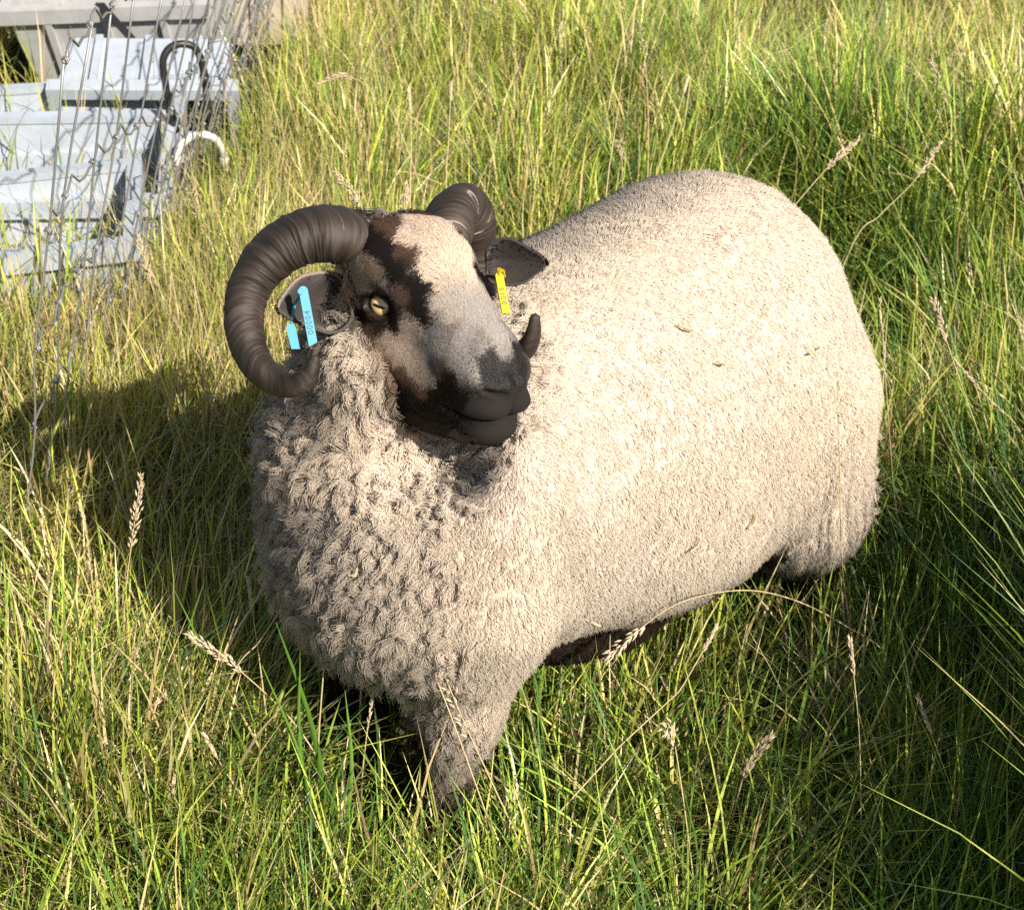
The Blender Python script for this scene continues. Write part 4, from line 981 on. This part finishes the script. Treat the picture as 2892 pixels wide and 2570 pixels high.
me.calc_loop_triangles()
TR = np.empty(len(me.loop_triangles) * 3, np.int32); me.loop_triangles.foreach_get('vertices', TR); TR = TR.reshape(-1, 3)
ta, tb, tc_ = VC[TR[:, 0]], VC[TR[:, 1]], VC[TR[:, 2]]
TAREA = 0.5 * np.linalg.norm(np.cross(tb - ta, tc_ - ta), axis=1)
def scatter(n, weight):
    p = np.cumsum((TAREA * weight).astype(np.float64)); p /= p[-1]
    t = np.searchsorted(p, rng.random(n)); t = np.minimum(t, len(TR) - 1)
    u, v = rng.random(n), rng.random(n); f = u + v > 1; u[f], v[f] = 1 - u[f], 1 - v[f]
    return (ta[t] + u[:, None] * (tb[t] - ta[t]) + v[:, None] * (tc_[t] - ta[t])).astype(np.float32)
def thin(P, r):
    """Blue-noise thinning: no two points nearer than about r."""
    cell = r * 0.8
    P = P[rng.permutation(len(P))]
    hsh = lambda k: (k[:, 0] + 4096) * 67108864 + (k[:, 1] + 4096) * 8192 + (k[:, 2] + 4096)
    k3 = np.floor(P / cell).astype(np.int64); key = hsh(k3)
    _, i = np.unique(key, return_index=True); P, k3, key = P[i], k3[i], key[i]      # sorted by key
    pr = rng.random(len(P)); alive = np.ones(len(P), bool)
    for dx in (-1, 0, 1):
        for dy in (-1, 0, 1):
            for dz in (-1, 0, 1):
                if dx == dy == dz == 0: continue
                nk = hsh(k3 + np.array([dx, dy, dz])); j = np.minimum(np.searchsorted(key, nk), len(key) - 1)
                hit = (key[j] == nk) & (pr[j] > pr) & (((P - P[j]) ** 2).sum(1) < r * r)
                alive &= ~hit
    return P[alive]
def frames(P):
    N = sdf_grad(P, 0.004); N = N + 0.0
    r = np.where(np.abs(N[:, 2:3]) < 0.9, np.array([[0, 0, 1.0]]), np.array([[1.0, 0, 0]]))
    T = np.cross(N, r); T /= np.linalg.norm(T, axis=1)[:, None]; return N, T, np.cross(N, T)

def locks(P, strands, spread, length, lay, flow, amp, turns, conv, k, rad, root_dark, jit, frizz=0.0):
    """Strand points of many locks; per-lock arrays or scalars."""
    n = len(P); N, T, B = frames(P)
    full = lambda a: np.broadcast_to(np.asarray(a, np.float32), (n,))[:, None, None]
    spread, length, lay, amp, turns, conv = map(full, (spread, length, lay, amp, turns, conv))
    F_ = flow - N * (flow * N).sum(1, keepdims=True); F_ /= np.linalg.norm(F_, axis=1)[:, None] + 1e-6
    u = np.linspace(0, 1, k, dtype=np.float32)[None, None, :]
    ra = np.sqrt(rng.random((n, strands), dtype=np.float32))[:, :, None]; th = (rng.random((n, strands), dtype=np.float32) * 2 * np.pi)[:, :, None]
    L = length * (1 + jit * (rng.random((n, strands, 1), dtype=np.float32) - 0.6))
    off = spread * ra * (1 - conv * u ** 1.3)
    ph = (rng.random((n, 1, 1), dtype=np.float32) * 2 * np.pi) + 0.5 * (rng.random((n, strands, 1), dtype=np.float32) - 0.5)
    a1 = off * np.cos(th) + amp * np.minimum(u * 2.2, 1) * np.cos(2 * np.pi * turns * u + ph)
    a2 = off * np.sin(th) + amp * np.minimum(u * 2.2, 1) * np.sin(2 * np.pi * turns * u + ph)
    an_ = L * u * (1 - 0.55 * lay * u) - 0.002
    af = L * lay * u ** 1.4
    pts = P[:, None, None, :] + an_[..., None] * N[:, None, None, :] + af[..., None] * F_[:, None, None, :] + a1[..., None] * T[:, None, None, :] + a2[..., None] * B[:, None, None, :]
    if frizz:
        fz = rng.normal(size=(n, strands, 1, 3)).astype(np.float32); fz2 = rng.normal(size=(n, strands, 1, 3)).astype(np.float32)
        uu = u[..., None]; pts = pts + frizz * L[..., None] * (fz * uu ** 1.5 + 0.5 * fz2 * np.sin(uu * 7.0 + fz[..., :1] * 3) * uu)
    c, _, _, _ = coat(P)
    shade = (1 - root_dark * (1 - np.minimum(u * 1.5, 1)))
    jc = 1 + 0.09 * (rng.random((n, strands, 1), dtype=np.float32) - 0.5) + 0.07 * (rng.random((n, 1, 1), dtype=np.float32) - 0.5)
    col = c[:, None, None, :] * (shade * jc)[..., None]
    R = np.broadcast_to(rad * (1 - 0.55 * u ** 2), (n, strands, k))
    lie = N[:, None, :] * 1.0 + F_[:, None, :] * 0.25; lie = lie / np.linalg.norm(lie, axis=2, keepdims=True)
    lie = np.broadcast_to(lie, (n, strands, 3))
    return pts.reshape(-1, k, 3), R.reshape(-1, k), col.reshape(-1, k, 3), lie.reshape(-1, 3)

tcen = (ta + tb + tc_) / 3
tface = vface[TR].mean(1); tlen = vlen[TR].mean(1)
# where the fleece is long and curly: neck, chest, cheeks, breech
def curly(P):
    H = b2h(P.astype(np.float32))
    c = smoothstep(0.17, 0.32, P[:, 0] + 0.25 * np.clip(-P[:, 1], -0.2, 0.3) + 0.03 * fbm(P, 14, 77)) * smoothstep(0.20, 0.03, P[:, 1] - 0.4 * (P[:, 0] - 0.3) - 0.03)
    c = np.maximum(c, smoothstep(0.22, 0.17, np.linalg.norm(H - np.array([-0.06, 0, -0.12]), axis=1)))
    br = smoothstep(-0.32, -0.40, P[:, 0]) * smoothstep(0.42, 0.34, P[:, 2]) * 0.35
    return np.clip(np.maximum(c, br), 0, 1)
down = np.array([-0.35, 0, -1.0], np.float32)
fleece_w = (1 - tface) * (tcen[:, 2] > 0.03)
P = thin(scatter(420000, fleece_w), 0.0046)
cu = curly(P)
smooth_p = P
fl = down + 0.45 * np.stack([fbm(smooth_p, 30, 51), fbm(smooth_p, 30, 52), fbm(smooth_p, 30, 53)], 1)
cs = curly(smooth_p)
crease = np.abs(fbm(smooth_p * np.array([1, 1, 1.5], np.float32), 62, 8, 2))
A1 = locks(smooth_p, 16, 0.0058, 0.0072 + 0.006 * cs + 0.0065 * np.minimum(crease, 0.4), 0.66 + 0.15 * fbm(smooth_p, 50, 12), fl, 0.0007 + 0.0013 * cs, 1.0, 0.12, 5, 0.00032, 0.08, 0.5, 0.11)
P2 = thin(scatter(160000, fleece_w), 0.0094); P2 = P2[curly(P2) + 0.5 * rng.random(len(P2)) - 0.25 >= 0.42]
c2 = curly(P2); q2 = rng.random(len(P2)).astype(np.float32)
fl = np.array([0.0, 0, -0.55]) + 1.6 * np.stack([fbm(P2, 34, 61), fbm(P2, 34, 62), fbm(P2, 34, 63)], 1)
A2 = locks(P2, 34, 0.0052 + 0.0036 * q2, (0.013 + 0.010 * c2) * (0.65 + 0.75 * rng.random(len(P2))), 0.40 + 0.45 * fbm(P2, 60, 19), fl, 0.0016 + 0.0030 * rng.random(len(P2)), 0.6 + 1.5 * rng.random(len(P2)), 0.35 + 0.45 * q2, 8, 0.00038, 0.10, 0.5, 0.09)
print('strands', len(A1[0]), len(A2[0]))
fleece = hair_object('fleece', A1[0], A1[1], A1[2], A1[3], ram)
fleece2 = hair_object('neck_wool', A2[0], A2[1], A2[2], A2[3], ram)
# short face hair
PF = scatter(78000, (tface > 0.03) * np.clip(tlen / 0.0025, 0, 1))
Hf = b2h(PF)
keep = np.ones(len(PF), bool)
for s in (-1, 1):
    E = eye_axes(s); q = (Hf - EYE[s].astype(np.float32)) @ E
    keep &= ~((q[:, 2] > 0) & ((q[:, 0] / 0.0185) ** 2 + (q[:, 1] / 0.0135) ** 2 < 1))
PF, Hf = PF[keep], Hf[keep]
cf, lf, _, _ = coat(PF)
cen = 1 - smoothstep(0.012, 0.045, np.abs(Hf[:, 1]))
hflow = np.stack([-0.55 - 0.45 * cen, 0.85 * np.sign(Hf[:, 1]) * np.clip(np.abs(Hf[:, 1]) / 0.035, 0, 1), -0.50 + 1.15 * cen], 1)
hflow = hflow + 0.8 * np.stack([fbm(Hf, 90, 71), fbm(Hf, 90, 72), fbm(Hf, 90, 73)], 1)
A3 = locks(PF, 3, 0.0016, np.clip(lf, 0.0012, 0.015), 0.85, hflow @ HB_R.T, 0.0006 + 0.06 * lf, 1.0, 0.35, 5, 0.00034, 0.25, 0.5)
hair_object('face_hair', A3[0], A3[1], A3[2], A3[3], ram)
for eo in (ear_r, ear_l):
    em = eo.data; em.calc_loop_triangles(); ev = np.array([v.co[:] for v in em.vertices], np.float32); et = np.array([t.vertices[:] for t in em.loop_triangles])
    n_ = 2600; t_ = rng.integers(0, len(et), n_); u_, v_ = rng.random((2, n_)); fl_ = u_ + v_ > 1; u_[fl_], v_[fl_] = 1 - u_[fl_], 1 - v_[fl_]
    p0, p1, p2 = ev[et[t_, 0]], ev[et[t_, 1]], ev[et[t_, 2]]; pe = p0 + u_[:, None] * (p1 - p0) + v_[:, None] * (p2 - p0)
    ne = np.cross(p1 - p0, p2 - p0); ne /= np.linalg.norm(ne, axis=1)[:, None] + 1e-9; ne *= np.where(rng.random(n_) < 0.5, -1, 1)[:, None]
    ax = ev[-1] - ev[12]; ax = ax / np.linalg.norm(ax)
    uu = np.linspace(0, 1, 4)[None, :, None]; ln_ = rng.uniform(0.0015, 0.0042, (n_, 1, 1)); jt = rng.normal(0, 0.3, (n_, 1, 3))
    hp = pe[:, None] + ln_ * uu * (0.45 * ne[:, None] + 0.8 * ax + jt)
    hcol_ = np.array([0.035, 0.024, 0.020]) * rng.uniform(0.6, 1.25, (n_, 1, 1)) * np.ones((1, 4, 1))
    hair_object('ear_hair', hp, np.full((n_, 4), 0.00028), hcol_, ne, ram)
tag(ram, 'cream fleeced ram with black striped face and curled dark horns standing in grass', 'sheep')
# ------------------------------------------------------------------ single grass stalks one can pick out
mat_straw, nt, b = mat_new('straw_stem')
oi = nd(nt, 'ShaderNodeObjectInfo'); nz = nd(nt, 'ShaderNodeTexNoise', i_Scale=30.0)
ramp = nd(nt, 'ShaderNodeValToRGB'); ramp.color_ramp.elements[0].color = (0.36, 0.27, 0.12, 1); ramp.color_ramp.elements[1].color = (0.60, 0.49, 0.29, 1)
nt.links.new(nz.outputs['Fac'], ramp.inputs[0]); nt.links.new(ramp.outputs[0], b.inputs['Base Color']); b.inputs['Roughness'].default_value = 0.6
mat_seed, nt, b = mat_new('seed_husk')
nz = nd(nt, 'ShaderNodeTexNoise', i_Scale=220.0)
ramp = nd(nt, 'ShaderNodeValToRGB'); ramp.color_ramp.elements[0].color = (0.36, 0.24, 0.13, 1); ramp.color_ramp.elements[1].color = (0.72, 0.60, 0.44, 1)
nt.links.new(nz.outputs['Fac'], ramp.inputs[0]); nt.links.new(ramp.outputs[0], b.inputs['Base Color']); b.inputs['Roughness'].default_value = 0.8
b.inputs['Transmission Weight'].default_value = 0.0

def seed_shape(p, d, l, w):
    """A pointed husk: a stretched octahedron."""
    d = d / np.linalg.norm(d); r = np.cross(d, [0.3, 0.2, 0.93]); r /= np.linalg.norm(r); q = np.cross(d, r)
    V = [p, p + d * l * 0.4 + r * w, p + d * l * 0.4 + q * w, p + d * l * 0.4 - r * w, p + d * l * 0.4 - q * w, p + d * l]
    return V, [[0, 2, 1], [0, 3, 2], [0, 4, 3], [0, 1, 4], [5, 1, 2], [5, 2, 3], [5, 3, 4], [5, 4, 1]]

def stalk(pts, label, head=0.0, kind='plume', group=None, r0=0.0013, seed=0, kink=False):
    """pts: (px, py, y) along the stem from root to tip; the root is taken down to the ground. head: share of the stem that carries seeds."""
    rs = np.random.default_rng(seed + 900)
    P = [np.array(pixel_point(a, c, y=y)) for a, c, y in pts]
    g = hz(P[0][0], P[0][1])
    if P[0][2] > g + 0.01:                        # carry the stem on down into the sward
        dn = P[0] - P[1]; dn = dn / max(abs(dn[2]), 1e-3); k = min(P[0][2] - g + 0.01, 0.4)
        P.insert(0, np.array([P[0][0] + np.clip(dn[0], -0.6, 0.6) * k * 0.6, P[0][1] + np.clip(dn[1], -0.6, 0.6) * k * 0.6, P[0][2] - k]))
    path = spline(P, 40) if not kink else np.stack([np.interp(np.linspace(0, len(P) - 1, 40), np.arange(len(P)), np.array(P)[:, i]) for i in range(3)], 1)
    root = empty('grass_stalk', path[0]); tag(root, label, 'grass stalk', group or 'dry grass stalks standing out of the sward')
    loc = path - path[0]; n = len(loc)
    V, Fc = tube(loc, np.linspace(r0, r0 * 0.45, n), 5); MB().add(V, Fc).build('stem', mat_straw, root)
    if head > 0:
        mb = MB(); i0 = int(n * (1 - head)); L = np.linalg.norm(np.diff(loc[i0:], axis=0), axis=1).sum()
        N = {'plume': 60, 'spike': 36, 'loose': 20}[kind]
        for k in range(N):
            t = i0 + (n - 1 - i0) * (k + rs.random()) / N; i = min(int(t), n - 2); p = loc[i] + (loc[i + 1] - loc[i]) * (t - i)
            ax = loc[min(i + 1, n - 1)] - loc[i]; ax = ax / np.linalg.norm(ax)
            out = rs.normal(size=3); out -= ax * (out @ ax); out /= np.linalg.norm(out)
            f = (t - i0) / (n - i0)
            if kind == 'plume': w_ = 0.0055 * math.sin(math.pi * min(1, 0.15 + f * 0.85)); V, Fc = seed_shape(p + out * w_ * rs.random(), ax + out * 0.45, 0.0100, 0.0015)
            elif kind == 'spike': V, Fc = seed_shape(p, ax + out * 0.35, 0.0095, 0.0013)
            else: V, Fc = seed_shape(p + out * 0.004, ax + out * 0.8, 0.0100, 0.0016)
            mb.add(V, Fc)
        mb.build('seed_head', mat_seed, root, False)['kind'] = 'stuff'
    return root
S = stalk
# near the camera, left
S([(124, 665, 1.78), (125, 600, 1.79), (132, 540, 1.80), (141, 476, 1.81)], 'upright dry stalk with thick plume standing against the ram\'s shadow', 0.30, 'plume', seed=1)
S([(345, 812, 1.52), (300, 730, 1.56), (240, 670, 1.60), (190, 634, 1.63)], 'dry stalk leaning left with a fat pale plume below the ram\'s chest', 0.26, 'plume', seed=2)
S([(160, 880, 1.50), (120, 790, 1.60), (85, 695, 1.75), (40, 590, 1.95), (0, 496, 2.10)], 'long bare straw leaning left across the lower left grass', 0.0, seed=3, r0=0.0019)
S([(118, 690, 1.75), (96, 610, 1.80), (70, 540, 1.84), (52, 492, 1.86)], 'thin straw fork rising left of the thick plumed stalk', 0.0, seed=4)
S([(100, 640, 1.85), (92, 580, 1.87), (86, 530, 1.88), (80, 505, 1.89)], 'short pale stalk with a narrow spike, left of the ram\'s shadow', 0.5, 'spike', seed=5)
S([(262, 905, 1.42), (215, 830, 1.48), (165, 785, 1.52), (100, 738, 1.56)], 'thick dead stalk lying diagonally at the bottom left', 0.35, 'plume', seed=6, r0=0.0021)
S([(215, 770, 1.56), (180, 730, 1.60), (120, 690, 1.66), (90, 690, 1.70), (42, 715, 1.74)], 'bent straw arching over to a drooping head at the left', 0.18, 'loose', seed=7)
S([(30, 870, 1.48), (80, 800, 1.54), (120, 740, 1.58), (164, 695, 1.62)], 'straight straw leaning right with a small head, lower left', 0.12, 'spike', seed=8)
S([(22, 900, 1.45), (20, 820, 1.50), (14, 740, 1.56), (4, 655, 1.64)], 'upright straw at the left edge of the picture', 0.25, 'loose', seed=9)
S([(300, 905, 1.42), (270, 840, 1.46), (225, 770, 1.50), (205, 735, 1.53)], 'short brown stalk with a spike beside the bent straw', 0.2, 'spike', seed=10)
# in front of the ram
S([(516, 905, 1.40), (478, 790, 1.43), (432, 668, 1.47), (394, 597, 1.50)], 'tall thin stem crossing the ram\'s foreleg with small seeds at the tip', 0.32, 'loose', seed=11)
S([(548, 905, 1.40), (505, 810, 1.42), (468, 730, 1.45), (444, 674, 1.47)], 'tall stem with pale spikelets just right of the foreleg', 0.30, 'loose', seed=12)
S([(362, 780, 1.55), (366, 740, 1.555), (371, 705, 1.56), (377, 676, 1.565)], 'short reddish plume before the ram\'s dark far foreleg', 0.45, 'spike', seed=13)
S([(230, 680, 1.60), (260, 640, 1.60), (285, 600, 1.605), (300, 560, 1.61), (296, 545, 1.61)], 'brown wiry stem curving up against the ram\'s chest', 0.10, 'loose', seed=14)
S([(318, 760, 1.52), (322, 690, 1.53), (330, 610, 1.54), (345, 572, 1.545)], 'straw with orange seeds leaning on the ram\'s chest', 0.28, 'loose', seed=15)
S([(262, 680, 1.62), (256, 635, 1.625), (248, 578, 1.63)], 'thin stem with a narrow tip left of the chest wool', 0.2, 'spike', seed=16)
# right foreground
S([(600, 870, 1.42), (556, 815, 1.46), (620, 745, 1.50), (680, 690, 1.53), (716, 628, 1.56)], 'long bare straw kinked at its foot and rising to the right', 0.10, 'spike', seed=17, r0=0.0015, kink=True)
S([(696, 905, 1.38), (690, 850, 1.40), (682, 790, 1.42), (672, 730, 1.44), (666, 730, 1.44)], 'upright stalk with a white ragged head in the right foreground', 0.30, 'loose', seed=18)
S([(738, 795, 1.48), (746, 770, 1.485), (758, 750, 1.49), (771, 736, 1.495)], 'short stalk with a plump beige plume in the right foreground', 0.65, 'plume', seed=19)
S([(860, 905, 1.38), (861, 820, 1.42), (859, 730, 1.46), (850, 640, 1.50)], 'tall straight straw standing before the dark tussock', 0.12, 'spike', seed=20)
S([(993, 905, 1.36), (975, 850, 1.39), (945, 770, 1.44), (918, 698, 1.48)], 'straw leaning left at the lower right edge', 0.15, 'spike', seed=21)
S([(960, 905, 1.37), (990, 880, 1.39), (1024, 866, 1.41)], 'brown stem lying low in the bottom right corner', 0.0, seed=22, r0=0.0020)
S([(735, 905, 1.37), (700, 893, 1.38), (660, 898, 1.39), (640, 905, 1.39)], 'fallen seed head lying at the bottom edge', 0.5, 'plume', seed=23)
S([(890, 660, 1.75), (845, 625, 1.72), (790, 598, 1.69), (735, 590, 1.66), (670, 607, 1.63), (606, 658, 1.60)], 'dry stem arching under the ram\'s belly to a drooping plume', 0.12, 'plume', seed=24)
S([(815, 875, 1.40), (800, 830, 1.43), (790, 800, 1.45)], 'pale stub of stalk left of the straight straw', 0.4, 'loose', seed=27)
S([(505, 860, 1.42), (510, 820, 1.43), (512, 790, 1.44)], 'short whitish stalk low in front of the foreleg', 0.5, 'loose', seed=28)
# right of the ram
S([(905, 560, 2.10), (895, 500, 2.12), (890, 440, 2.14), (880, 300, 2.20)], 'straw standing close beside the ram\'s rump', 0.15, 'spike', seed=29)
S([(1010, 520, 2.0), (985, 450, 2.06), (960, 380, 2.12), (933, 300, 2.18)], 'leaning straw with white head right of the rump', 0.14, 'plume', seed=30)
S([(1024, 440, 2.2), (990, 400, 2.25), (955, 360, 2.3)], 'brown spiky stem bending left at the right edge', 0.5, 'spike', seed=31)
S([(850, 640, 1.80), (842, 560, 1.81), (840, 470, 1.82), (838, 385, 1.83)], 'upright straw crossing the ram\'s hind leg', 0.12, 'spike', seed=33)
# behind the ram
S([(760, 250, 2.75), (795, 205, 2.80), (830, 165, 2.85), (859, 139, 2.88)], 'leaning stalk with pale plume behind the ram\'s back', 0.30, 'plume', seed=34)
S([(850, 250, 2.95), (880, 215, 3.0), (915, 180, 3.05), (940, 143, 3.1)], 'leaning stalk with brown plume farther right behind the rump', 0.25, 'plume', seed=35)
S([(606, 196, 2.7), (612, 150, 2.75), (618, 110, 2.8), (622, 75, 2.85)], 'straight straw rising behind the ram\'s shoulders', 0.0, seed=36)
S([(655, 178, 2.75), (665, 150, 2.8), (677, 115, 2.85), (688, 78, 2.9)], 'straw leaning right above the middle of the back', 0.12, 'spike', seed=37)
S([(648, 165, 3.2), (648, 110, 3.3), (645, 60, 3.4), (640, 28, 3.45)], 'tall straw with a ragged top behind the ram\'s back', 0.25, 'loose', seed=38)
S([(622, 165, 3.0), (621, 150, 3.0), (619, 140, 3.0)], 'short white seed head beside the tall straws', 0.9, 'loose', seed=39)
S([(410, 215, 2.6), (411, 160, 2.65), (411, 120, 2.7), (409, 88, 2.75)], 'upright straw with narrow head above the ram\'s poll', 0.22, 'spike', seed=40)
S([(446, 185, 2.8), (448, 150, 2.85), (450, 110, 2.9), (451, 84, 2.92)], 'upright straw behind the far horn', 0.2, 'spike', seed=41)
S([(365, 215, 2.5), (356, 200, 2.5), (346, 185, 2.5), (336, 172, 2.5)], 'dry stalk with plume above the curled horn', 0.75, 'plume', seed=42)
S([(404, 214, 2.45), (405, 200, 2.45), (407, 185, 2.45)], 'short pale plume between the two horns', 0.9, 'plume', seed=43)
S([(400, 130, 3.2), (372, 90, 3.3), (345, 76, 3.3), (320, 82, 3.3)], 'bent stalk with drooping plume above the horn', 0.35, 'plume', seed=44)
S([(760, 68, 3.8), (790, 48, 3.9), (820, 27, 4.0), (846, 12, 4.05)], 'bare straw leaning steeply right at the top', 0.0, seed=45)
S([(965, 180, 3.2), (955, 130, 3.3), (942, 90, 3.4), (931, 58, 3.45)], 'stalk with long plume at the upper right', 0.35, 'plume', seed=46)
S([(590, 110, 4.0), (588, 70, 4.1), (590, 40, 4.2), (592, 10, 4.3)], 'tall pale straw near the top middle', 0.3, 'spike', seed=47)
S([(215, 440, 2.5), (205, 380, 2.55), (180, 330, 2.6), (150, 270, 2.65)], 'long straw leaning left between horn and crates', 0.15, 'spike', seed=48)
S([(170, 370, 2.6), (160, 320, 2.65), (148, 270, 2.7), (138, 235, 2.72)], 'straw with a thick plume in front of the crates', 0.35, 'plume', seed=49)
S([(225, 300, 2.9), (215, 255, 2.95), (200, 220, 3.0), (190, 190, 3.02)], 'leaning straw with seeds above the curled horn\'s outer bend', 0.25, 'loose', seed=50)

# a tuft of broad green blades before the chest
tuft = empty('grass_tuft', (0, 0, 0)); tag(tuft, 'tuft of broad bright green blades before the ram\'s chest', 'grass')
for k, (bp_, tp_, wd) in enumerate((((322, 760, 1.50), (276, 622, 1.53), 0.0075), ((318, 770, 1.50), (300, 650, 1.52), 0.006), ((326, 770, 1.49), (345, 690, 1.50), 0.006), ((330, 775, 1.48), (352, 735, 1.49), 0.005), ((312, 780, 1.48), (262, 665, 1.52), 0.0045), ((300, 900, 1.42), (350, 810, 1.43), 0.0065), ((320, 905, 1.41), (376, 790, 1.43), 0.006), ((330, 905, 1.41), (398, 850, 1.42), 0.0055))):
    a = np.array(pixel_point(*bp_[:2], y=bp_[2])); a[2] = hz(a[0], a[1]) - 0.01; c = np.array(pixel_point(*tp_[:2], y=tp_[2]))
    mid = (a + c) / 2 + np.array([0.015 * (-1) ** k, 0.0, 0.02]); p = spline([a, mid, c], 12)
    V = []
    for i, q in enumerate(p):
        w_ = wd / 2 * np.interp(i / 11, [0, 0.4, 0.8, 1], [0.6, 1, 0.6, 0.04]); V += [q + np.array([-w_, 0.0015, 0]), q + np.array([0, -0.0012, 0]), q + np.array([w_, 0.0015, 0])]
    Fc = [[3 * i + j, 3 * i + j + 1, 3 * i + j + 4, 3 * i + j + 3] for i in range(11) for j in (0, 1)]
    bo = mesh_obj('blade', V, Fc, mat_grass, tuft)
    cc = np.array([[0.10, 0.20, 0.03]]) * (0.8 + 0.5 * (k % 3) / 2)
    set_attr(bo.data, 'gcol', 'FLOAT_COLOR', 'POINT', np.repeat(cc, len(V), 0))

# scraps of hay caught in the fleece
def on_fleece(px, py):
    o = np.array([0, 0, CAM_H]); dr = np.array(pixel_point(px, py, y=2.0)) - o; dr /= np.linalg.norm(dr); t = 1.2
    for _ in range(120): t += float(np.clip(sdf_body(w2b(o + dr * t)[None].astype(np.float32))[0], -0.02, 0.05)) * 0.8
    return o + dr * (t - 0.019)
for k, (a, c, ln, an_, lb) in enumerate(((685, 327, 15, -0.4, 'green hay scrap caught in the fleece on the ram\'s ribs'), (815, 350, 13, 0.5, 'brown hay scrap caught in the fleece of the ram\'s hip'), (722, 362, 8, -0.2, 'tiny brown straw bit low on the ram\'s ribs'), (695, 545, 16, 0.9, 'golden seed spray lying on the ram\'s lower flank'), (752, 522, 15, 1.1, 'golden seed spray nearer the ram\'s hind leg'), (352, 573, 9, 0.4, 'orange straw bit in the ram\'s chest wool'), (459, 462, 14, 1.2, 'brown straw bit hanging below the ram\'s jaw'), (592, 622, 16, -0.5, 'bright straw scrap caught at the ram\'s elbow'), (358, 512, 14, 1.1, 'golden straw bit high in the ram\'s chest wool'))):
    dx, dy = ln * math.cos(an_), -ln * math.sin(an_)
    p = [on_fleece(a - dx / 2, c - dy / 2), on_fleece(a + 1.5, c + 1.5), on_fleece(a + dx / 2, c + dy / 2)]
    root = empty('hay_scrap', p[0]); tag(root, lb, 'hay', 'scraps of hay in the fleece')
    q = spline(p, 10) - p[0]
    V, Fc = tube(q, np.linspace(0.0016, 0.0009, 10), 5); MB().add(V, Fc).build('stem', mat_straw, root)
    mb = MB()
    for i in range(2, 9):
        for sg in (-1, 1):
            ax = q[i + 1] - q[i]; ax /= np.linalg.norm(ax); V, Fc = seed_shape(q[i], ax + sg * np.array([0.3, -0.2, 0.35]), 0.007, 0.0014); mb.add(V, Fc)
    mb.build('seed_head', mat_seed, root, False)['kind'] = 'stuff'
